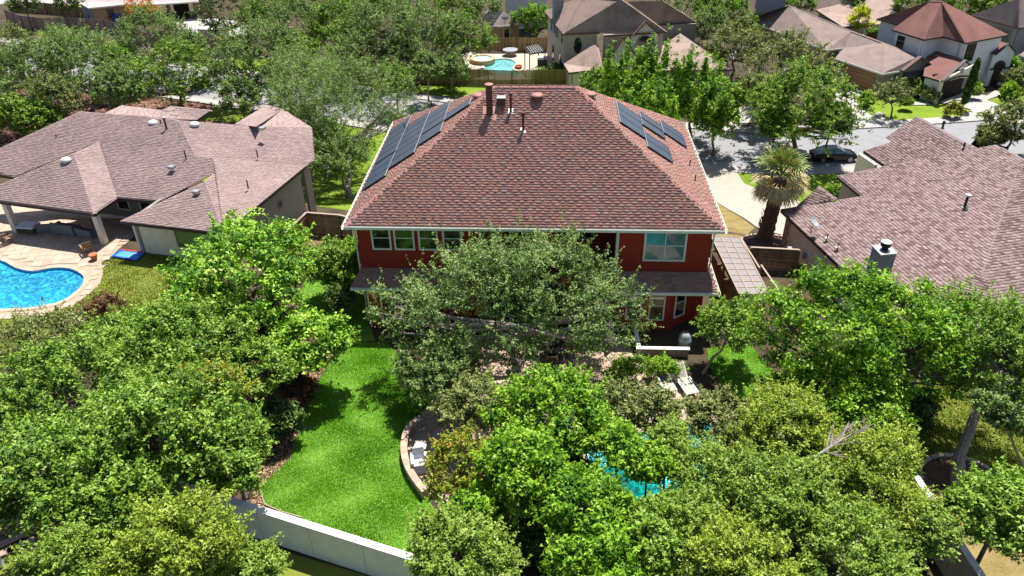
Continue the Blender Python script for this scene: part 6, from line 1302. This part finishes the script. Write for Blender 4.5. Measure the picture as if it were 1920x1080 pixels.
def tree(kind, u, v, zc, rpx, rzf, label, dens=1.0, ry=None, base=None, name='tree', cat='tree', lsc=1.0, trunk=True, tr=None, material=None, seed=None, lean=None):
    global NLEAF
    z = 0.0
    for i in range(50): c = P(u, v, z+zc); z = .5*z+.5*gz(c.y)
    c = P(u, v, z+zc); rx = rpx*depth(c)/FPX; ryy = rx*(ry or 1.0); rzz = rx*rzf
    rng = np.random.default_rng(seed if seed is not None else int(u*7+v*13))
    me, L_, lr, n = crown_mesh(rng, kind, rx, ryy, rzz, dens, lsc, material=material); NLEAF += n
    if base is None: bx, by = c.x, c.y
    else: g = G(*base); bx, by = g.x, g.y
    bz = gz(by); r = thing(name, label, cat, (bx, by, bz))
    o = bpy.data.objects.new('crown' if cat == 'tree' else 'foliage', me); C.objects.link(o); o.parent = r; o.location = c-Vector((bx, by, bz))
    if trunk:
        bk = KIND[kind][10]; rad = tr or max(.06, rx*.055); top = c+Vector((0, 0, -rzz*.35)); b0 = Vector((bx, by, bz-.1)); mb = MB(); k = 5
        pts = [b0.lerp(top, i/k)+Vector((math.sin(i*1.7+u)*rad*.8, math.cos(i*2.1+v)*rad*.8, 0))*(i > 0) for i in range(k+1)]
        mb.tube(pts, [rad*(1.35 if i == 0 else 1-.09*i) for i in range(k+1)], 9); mb.build('trunk', bk, r)
        mb = MB(); idx = np.argsort(-np.linalg.norm(L_[:, :2], axis=1))[:14 if dens > .6 else 7]
        for i in idx:
            e = c+Vector(L_[i]); s = pts[-2].lerp(top, random.random()); m = s.lerp(e, .5)+Vector((0, 0, -.06*rx)); mb.tube([s, s.lerp(m, .6), m, e], [rad*.55, rad*.4, rad*.3, rad*.1], 6)
            if dens > .6:
                for q in range(3): e2 = m.lerp(e, .3+.25*q)+Vector(rng.normal(0, lr[i]*.7, 3)); mb.tube([m.lerp(e, .2+.2*q), e2], [rad*.14, rad*.04], 4)
        mb.build('branches', bk, r)
    return r
T = tree
# ---- the garden of the red house
T('oak', 962, 572, 3.9, 238, .55, 'wide grey green live oak in front of the red house wall', 4.2, ry=.72, base=(967, 692), seed=11, tr=.24)
T('oak', 820, 700, 2.4, 75, .6, 'grey green oak bough low over the lawn left of the patio', .8, base=(870, 720), seed=12, trunk=True)
T('broad', 455, 520, 4.6, 152, .62, 'bright green broad leaved tree between the blue pool and the lawn', 1.9, base=(470, 655), seed=21, tr=.17)
T('broad', 575, 640, 3.0, 84, .55, 'smaller bright green broad leaved tree overhanging the top of the lawn', .9, base=(530, 690), seed=22)
T('mid', 330, 665, 4.2, 145, .6, 'mid green tree between the broad leaved tree and the lower left grove', 1.7, seed=31)
T('mid', 110, 740, 4.6, 150, .6, 'mid green tree at the left edge below the blue pool lawn', 1.7, seed=32)
T('olive', 90, 645, 3.0, 95, .5, 'olive brown tipped tree at the left edge beside the dry lawn', .8, seed=33)
T('mid', 300, 815, 5.0, 150, .6, 'large mid green tree in the middle of the lower left grove', 1.9, seed=34)
T('mid', 70, 890, 5.0, 140, .6, 'mid green tree at the left edge above the plank steps', 1.6, seed=35)
T('amber', 400, 735, 5.0, 60, .7, 'yellow and orange tipped tree rising from the lower left grove', .9, seed=36)
T('mid', 430, 850, 4.4, 92, .7, 'dark green tree beside the mulch bed left of the lawn', 1.2, seed=37)
T('mid', 215, 930, 4.2, 120, .6, 'mid green tree above the pale fine leaved trees', 1.3, seed=38)
T('mid', 480, 690, 3.4, 66, .7, 'deep green tree behind the plum shrub', .8, seed=39)
T('plum', 195, 590, 1.6, 42, .9, 'dark plum brown shrub beside the dry lawn', .8, name='shrub', cat='shrub', seed=41)
T('plum', 130, 615, 1.4, 30, .9, 'small plum shrub on the dry lawn edge left of the larger one', .5, name='shrub', cat='shrub', seed=42)
T('plum', 560, 735, 1.2, 36, .8, 'dark plum shrub in the mulch bed near the lawn edge', .8, name='shrub', cat='shrub', seed=43)
T('dark', 520, 790, 1.2, 42, .8, 'dark shaded shrub in the mulch bed below the plum one', .7, name='shrub', cat='shrub', seed=44)
T('fine', 335, 1035, 5.2, 115, .75, 'pale yellow green fine leaved tree in front of the white garden wall', 1.6, seed=51, material='leaf_lime')
T('fine', 115, 1075, 5.0, 78, .8, 'pale fine leaved tree at the lower left corner', 1.0, seed=52)
T('fine', 470, 1068, 4.0, 52, .9, 'small pale fine leaved tree right of the larger one at the bottom edge', .7, seed=53)
T('mid', 622, 500, 2.2, 50, .9, 'round green tree beside the left wall of the red house', .9, seed=54)
T('vivid', 660, 470, 2.0, 26, .8, 'small bright shrub against the corner of the red house', .5, name='shrub', cat='shrub', seed=55)
T('dark', 640, 560, 1.4, 30, .8, 'dark shaded shrub at the left corner of the porch', .5, name='shrub', cat='shrub', seed=56)
# ---- the foreground grove
T('vivid', 1035, 775, 4.0, 110, .65, 'vivid green tree just below the patio steps', 1.5, seed=61)
T('vivid', 985, 880, 4.2, 92, .7, 'vivid green tree between the amber shrub and the pool', 1.3, seed=62)
T('vivid', 1090, 960, 4.2, 92, .7, 'vivid green tree at the near side of the garden pool', 1.3, seed=63)
T('amber', 868, 880, 2.8, 76, .85, 'amber and green photinia shrub right of the curved seat wall', 1.3, name='shrub', cat='shrub', seed=64)
T('olive', 890, 760, 2.8, 62, .7, 'dull green small tree above the curved seat wall', .7, seed=65)
T('vivid', 890, 975, 3.0, 62, .8, 'green shrub below the amber photinia', .8, name='shrub', cat='shrub', seed=66)
T('fine', 860, 1045, 4.0, 100, .6, 'olive tinted fine leaved tree at the bottom edge right of the white wall', 1.4, seed=67)
T('vivid', 1120, 1060, 4.0, 90, .6, 'vivid green tree at the middle of the bottom edge', 1.2, seed=68)
T('mid', 1235, 1010, 4.0, 82, .6, 'darker green tree below the garden pool', 1.0, seed=69)
T('olive', 1150, 770, 3.0, 60, .8, 'thin dull green tree between the steps and the pool', .5, seed=70)
T('olive', 1225, 775, 3.4, 52, .9, 'slender grey green tree standing over the pool edge', .5, seed=71)
T('fine', 1345, 790, 3.0, 62, .7, 'loose yellow green tree beside the sun loungers', .7, seed=72, material='leaf_olive')
T('fine', 1335, 905, 4.2, 82, .65, 'yellow green tree covering the right end of the garden pool', 1.1, seed=73)
T('fine', 1470, 800, 4.2, 92, .6, 'yellow green tree left of the bare dead branch', 1.4, seed=74, material='leaf_lime')
T('fine', 1450, 935, 4.6, 112, .6, 'wide yellow green tree in the lower right grove', 1.6, seed=75)
T('fine', 1640, 900, 4.6, 108, .6, 'yellow green tree right of the bare dead branch', 1.5, seed=76, material='leaf_lime')
T('fine', 1600, 1040, 4.6, 120, .55, 'yellow green tree at the bottom edge left of the boundary wall', 1.5, seed=77)
T('fine', 1390, 1060, 4.4, 108, .55, 'yellow green tree at the bottom edge below the pool', 1.4, seed=78, material='leaf_lime')
T('mid', 1530, 945, 3.0, 80, .5, 'darker tree deep inside the lower right grove', .8, seed=79)
T('broad', 1605, 650, 4.4, 195, .78, 'big bright green spreading tree in front of the rose roof', 2.9, ry=.8, seed=81, tr=.22, material='leaf_vivid', lsc=.85)
T('broad', 1600, 745, 3.2, 120, .6, 'lower bright green boughs in front of the big spreading tree', 1.2, seed=80, material='leaf_vivid', lsc=.85)
T('olive', 1372, 612, 2.6, 62, .75, 'small twisted tree beside the planter wall', 1.1, base=(1318, 700), seed=82, material='leaf_mid')
T('hedge', 1195, 688, .9, 48, .45, 'clipped bright hedge below the bay windows', 1.0, name='hedge', cat='hedge', ry=.45, seed=83)
T('hedge', 1245, 688, .8, 40, .45, 'lower bright hedge next to the sun loungers', .8, name='hedge', cat='hedge', ry=.4, seed=84)
T('hedge', 1160, 700, .7, 26, .6, 'small dark green shrub at the edge of the round steps', .5, name='shrub', cat='shrub', seed=85, material='leaf_mid')
T('oak', 1862, 640, 5.2, 125, .5, 'dull dark green tree leaning over the tree ring', 1.5, base=(1795, 905), seed=86, tr=.26, material='leaf_mid')
T('oak', 1885, 770, 4.0, 60, .5, 'lower grey green bough at the right edge', .6, base=(1930, 900), seed=87)
T('mid', 1880, 960, 4.0, 100, .55, 'blue green tree at the right edge over the sandy strip', 1.2, seed=88, material='leaf_mid')
T('vivid', 1160, 835, 4.2, 48, .7, 'thin vivid tree whose leaves hide part of the garden pool', .4, seed=95)
T('fine', 1255, 825, 4.2, 36, .8, 'thin yellow green tree over the right part of the garden pool', .45, seed=96)
T('mid', 235, 640, 3.8, 80, .6, 'mid green tree just below the plum shrub', .9, seed=30)
T('mid', 300, 735, 4.4, 90, .6, 'mid green tree filling the middle of the left grove', 1.1, seed=29)
T('broad', 380, 600, 3.6, 90, .6, 'lower left boughs tree under the bright broad leaved one', .9, seed=28)
T('oak', 570, 255, 4.6, 80, .7, 'oak boughs over the far right end of the mauve roof', 1.6, seed=27)
T('mid', 1265, 975, 3.4, 55, .6, 'green tree hiding the near edge of the garden pool', .8, seed=98)
T('fine', 1720, 980, 4.2, 60, .6, 'yellow green tree hanging over the boundary wall', .8, seed=99)
T('vivid', 1215, 870, 4.4, 44, .8, 'small vivid tree rising before the middle of the garden pool', .45, seed=24)
T('fine', 1300, 985, 4.2, 80, .6, 'yellow green tree near the lower right end of the garden pool', 1.0, seed=23)
for i, (u, v, rp, lb) in enumerate(((1480, 735, 52, 'dark shrub added as shade beneath the left of the big spreading tree'), (1590, 770, 60, 'dark shrub added as shade beneath the middle of the big spreading tree'), (1700, 760, 55, 'dark shrub added as shade beneath the right of the big spreading tree'), (1012, 1010, 55, 'dark shrub added as shade between the green trees near the bottom edge'),
    (1060, 880, 45, 'dark shrub added as shade at the left end of the garden pool'), (1430, 850, 50, 'dark shrub added as shade in the lower right grove'), (1540, 850, 50, 'dark shrub added as shade below the dead branch'), (500, 600, 50, 'dark shrub added as shade under the bright broad leaved tree'), (290, 640, 50, 'dark shrub added as shade in the upper part of the left grove'), (240, 985, 60, 'dark shrub added as shade behind the pale fine leaved trees'), (1690, 1000, 45, 'dark shrub added as shade against the boundary wall'), (1340, 1010, 50, 'dark shrub added as shade below the right end of the pool'))):
    T('dark', u, v, .9, rp, .5, lb, dens=.8, name='shrub', cat='shrub', seed=400+i, trunk=False)  # dark shrubs added so the gaps between crowns look shaded
# ---- around the houses
T('oak', 645, 220, 6.0, 142, .8, 'tall grey green live oak between the mauve roofed house and the red house', 3.6, base=(655, 370), seed=91, tr=.3)
T('oak', 575, 170, 6.0, 95, .75, 'thin grey oak with a bare twiggy top behind the taller live oak', 1.8, base=(620, 330), seed=92)
T('oak', 635, 300, 3.6, 62, .6, 'low oak bough over the eave of the mauve roof', .9, base=(655, 372), seed=93)
far = [('oak', 160, 135, 5, 85, 'grey green tree in the middle of the upper left grove'), ('oak', 60, 150, 5, 75, 'grey green tree at the left of the upper left grove'), ('olive', 25, 85, 5, 42, 'olive tree near the reddish fence'),
       ('oak', 120, 95, 5, 50, 'small oak just below the reddish fence'), ('oak', 290, 85, 5, 72, 'grey green tree below the orange red tree'), ('mid', 328, 140, 5, 72, 'brighter green round tree right of the sunlit path'), ('vivid', 215, 120, 5, 34, 'bright green cedar between two grey trees'),
       ('mid', 30, 215, 3, 42, 'small green tree at the left edge above the mauve roof'), ('mid', 75, 225, 3, 36, 'small green tree next to the red mulch at the left'), ('oak', 495, 120, 6, 82, 'dark grey green oak above the courtyard lawn'), ('oak', 450, 185, 4, 40, 'low oak between the mauve roof and the street'),
       ('oak', 560, 50, 6, 62, 'grey green tree left of the top middle grove'), ('mid', 640, 55, 6, 62, 'brighter tree in the top middle grove'), ('oak', 720, 55, 7, 75, 'large grey oak at the top middle'), ('oak', 800, 75, 6, 70, 'grey oak over the fence left of the far pool'),
       ('mid', 865, 70, 5, 52, 'green tree beside the far pool hot tub'), ('oak', 905, 15, 6, 34, 'oak left of the tall white house'), ('dark', 430, 25, 5, 52, 'dark tree beside the upper left terrace'), ('mid', 500, 20, 6, 48, 'green tree at the top edge right of the dark one'),
       ('oak', 750, 110, 4, 40, 'low oak behind the olive brown fence'), ('mid', 560, 100, 5, 42, 'small green tree between two oaks above the street'), ('oak', 845, 135, 3, 30, 'low bushy oak at the left end of the far fence'),
       ('vivid', 1003, 42, 4, 34, 'bright yellow green tree beside the small beige house'), ('oak', 1275, 8, 6, 52, 'dark oak at the top edge behind the beige house'), ('vivid', 1350, 18, 6, 45, 'bright broad tree at the top edge next to the dark oak'), ('mid', 1395, 50, 4, 26, 'small green tree behind the bushy olive oak'),
       ('olive', 1380, 85, 5, 56, 'bushy olive oak left of the grey brown roof'), ('olive', 1475, 125, 5, 72, 'large bushy olive oak beside the tan garage door'), ('mid', 1500, 205, 6, 92, 'broad green street tree above the black sedan'), ('mid', 1440, 180, 4, 40, 'green side of the street tree over the drive'),
       ('mid', 1500, 5, 5, 26, 'small tree at the top edge above the grey brown roof'), ('mid', 1650, 72, 3, 22, 'green tree between the yellow one and the white house'), ('mid', 1712, 14, 5, 36, 'green tree behind the left of the dark red roof'), ('mid', 1810, 12, 5, 46, 'green tree mass behind the right of the dark red roof'),
       ('mid', 1855, 5, 6, 34, 'green tree at the top edge near the corner house'), ('vivid', 1885, 125, 2, 22, 'bright shrub right of the arched entrance'), ('vivid', 1893, 172, 1, 14, 'rounded lime green bush on the right hand lawn'), ('olive', 1905, 150, 1.6, 20, 'dull bush at the right edge by the white house'),
       ('olive', 1905, 230, 4, 46, 'dull green kerbside tree at the right edge'), ('olive', 1858, 258, 2.6, 26, 'small dull tree over the dark trailer'), ('mid', 1122, 160, 3, 30, 'pale green broad leaved bush at the corner of the red brown roof')]
for i, (k, u, v, zc, rp, lb) in enumerate(far):
    sm = rp < 25; T(k, u, v+(6 if rp > 40 else 0), zc*.8, rp*1.16, .85, lb, dens=max(.35, min(1.6, (rp/85)**1.2*1.5)), lsc=1.45 if k in ('oak', 'olive') else 1.35, name='bush' if sm and zc < 2.5 else 'tree', cat='bush' if sm and zc < 2.5 else 'tree', seed=200+i)
for i, (k, u, v, rp, lb) in enumerate((('oak', 610, 10, 55, 'oak at the top edge above the top middle grove'), ('mid', 680, 5, 50, 'green tree at the top edge right of that oak'), ('oak', 760, 5, 55, 'grey oak at the top edge left of the tall white house'), ('oak', 660, 110, 52, 'oak standing right behind the tall live oak'), ('mid', 850, 15, 46, 'green tree at the top edge beside the tall white house'),
   ('oak', 545, 150, 50, 'dim oak between the street and the mauve roof'), ('oak', 225, 170, 46, 'grey green tree over the sunlit path'), ('olive', 100, 180, 50, 'dull tree over the red mulch'), ('oak', 10, 130, 40, 'grey green tree cut by the left edge'), ('oak', 360, 100, 42, 'grey green tree beside the outdoor kitchen counter'), ('dark', 45, 8, 30, 'dark tree behind the reddish fence'), ('dark', 125, 6, 26, 'dark tree on the corner lawn'),
   ('oak', 1330, 55, 42, 'dark oak between the beige house and the grey brown roof'), ('olive', 1420, 175, 42, 'dull tree over the orange brown gate'), ('mid', 1455, 235, 34, 'low side of the street tree over the road'), ('mid', 1560, 225, 40, 'right side of the street tree above the sedan'), ('mid', 1600, 0, 30, 'tree at the top edge behind the rose roof house'), ('mid', 740, 150, 34, 'low green tree by the olive brown fence'), ('oak', 800, 130, 32, 'low oak in front of the olive brown fence'))):
    T(k, u, v, 4.0, rp, .85, lb, dens=max(.35, min(1.3, (rp/85)**1.2*1.5)), lsc=1.4, seed=260+i)
T('fire', 262, 18, 4, 30, 1.0, 'orange red tree in front of the upper left house', .6, seed=301)
T('yellow', 1612, 38, 3.4, 25, .95, 'bright yellow green tree in front of the rose roof house', .7, seed=302)
T('plum', 1675, 178, 2.6, 34, .85, 'small round tree with brownish tips on the opposite lawn', .9, base=(1672, 222), seed=303, material='leaf_olive', lsc=1.3)
for i, (k, u, v, rp, lb) in enumerate((('vivid', 1625, 186, 14, 'bright low shrub beside the garage drive'), ('olive', 1712, 162, 18, 'dull shrub below the gabled stone front'), ('mid', 1734, 170, 16, 'green shrub below the white garage corner'), ('olive', 1748, 178, 13, 'greyish shrub beside the open garage'), ('vivid', 1700, 192, 9, 'small lime shrub behind the brown tipped tree'),
                                      ('vivid', 1826, 160, 9, 'pale shrub between the garage and the arched entrance'), ('fine', 1832, 172, 8, 'low yellow shrub at the entrance path'), ('dark', 1045, 135, 20, 'dark shrub beside the beige house wall'), ('vivid', 1012, 142, 14, 'bright shrub by the far fence right of the pool'))):
    T(k, u, v, .9, rp, .8, lb, dens=.35, lsc=1.3, name='shrub', cat='shrub', seed=320+i, trunk=False)
T('amber', 1788, 208, .8, 17, .7, 'low bush with orange flowers on the opposite lawn', .5, name='shrub', cat='shrub', seed=340, lsc=1.2, trunk=False)
T('vivid', 1566, 362, .9, 17, .75, 'rounded bush beside the rose roof gable', .6, name='shrub', cat='shrub', seed=341, material='leaf_mid', trunk=False)
# upright plumed trees behind the red house
for i, (u, v, rp, h_, lb) in enumerate(((1175, 165, 52, 1.05, 'upright bright green tree at the left of the plumed row'), (1235, 175, 62, 1.15, 'tall upright bright green tree in the middle of the plumed row'), (1300, 190, 62, 1.05, 'upright bright green tree right of the middle of the plumed row'), (1345, 215, 48, .95, 'upright bright green tree at the right end of the plumed row'), (1215, 225, 60, .7, 'lower bright green tree in front of the plumed row'))):
    T('plume', u, v, 4.2, rp, h_, lb, dens=1.0, lsc=1.15, seed=360+i)
# italian cypress
p = G(1803, 205); r = thing('cypress', 'tall thin dark cypress beside the open garage', 'tree', p); rng = np.random.default_rng(5); n = 5000
z = rng.uniform(.7, 5.6, n); rad = .40*np.sin(np.clip((z-.5)/5.2, 0, 1)*PI)**.5*rng.uniform(.5, 1.05, n); a = rng.uniform(0, 2*PI, n); c_ = np.stack([np.cos(a)*rad+z*.03, np.sin(a)*rad, z], 1)
V = (c_[:, None, :]+rng.normal(0, .09, (n, 4, 3))).reshape(-1, 3); o = bpy.data.objects.new('crown', rawmesh('crown', V, np.arange(4*n).reshape(-1, 4), 'leaf_dark', rng.random(n))); C.objects.link(o); o.parent = r
mb = MB(); mb.tube([(0, 0, -.1), (.1, 0, 1.2), (.12, 0, 4.5)], [.1, .08, .02], 6); mb.build('trunk', 'bark', r, local=True)
# bare dead branch
d0 = P(1528, 858, 5.6); d1 = P(1622, 800, 6.6); db = thing('dead_branch', 'bare pale dead branch sticking out of the lower right grove', 'branch', d0); mb = MB(); rnd = random.Random(3)
def twig(p, q, r, lv):
    m = p.lerp(q, .5)+Vector((rnd.uniform(-1, 1), rnd.uniform(-1, 1), rnd.uniform(-1, 1)))*(q-p).length*.07; mb.tube([p, m, q], [r, r*.75, r*.35], 5)
    if lv:
        for k in range(7 if lv == 2 else 4):
            s = p.lerp(q, .2+.75*k/7); L_ = (q-p).length*rnd.uniform(.25, .5); dd = ((q-p).normalized()+Vector((rnd.uniform(-1, 1), rnd.uniform(-1, 1), rnd.uniform(-.6, .8)))*.8).normalized(); twig(s, s+dd*L_, r*.5, lv-1)
twig(d0, d1, .05, 2); twig(d0, d0.lerp(d1, .8)+Vector((.2, .7, -.2)), .04, 2); mb.build('twigs', 'dead_wood', db)
# wooded ground cover beyond the houses
for i in range(26):
    x = -150+i*13+random.uniform(-4, 4); y = 118+random.uniform(0, 26); rx = random.uniform(3.5, 6); rng = np.random.default_rng(500+i)
    if i < 3:
        me, L_, lr, n = crown_mesh(rng, ('oak', 'mid', 'olive')[i], 5, 5, 3.6, .35, 1.9)
        if i == 0: BG = []
        BG.append(me)
    r = thing('tree', 'green tree in the belt of trees beyond the last houses', 'tree', (x, y, -5), group='belt of trees beyond the last houses'); o = bpy.data.objects.new('crown', BG[i % 3 if i >= 3 else i]); C.objects.link(o); o.parent = r; o.location = (0, 0, 4.6); o.scale = (rx/5, rx/5, rx/5); o.rotation_euler = (0, 0, i*1.3)
    mb = MB(); mb.tube([(0, 0, -.1), (.1, .1, 3.6)], [.28, .18], 7); mb.build('trunk', 'bark', r, local=True)
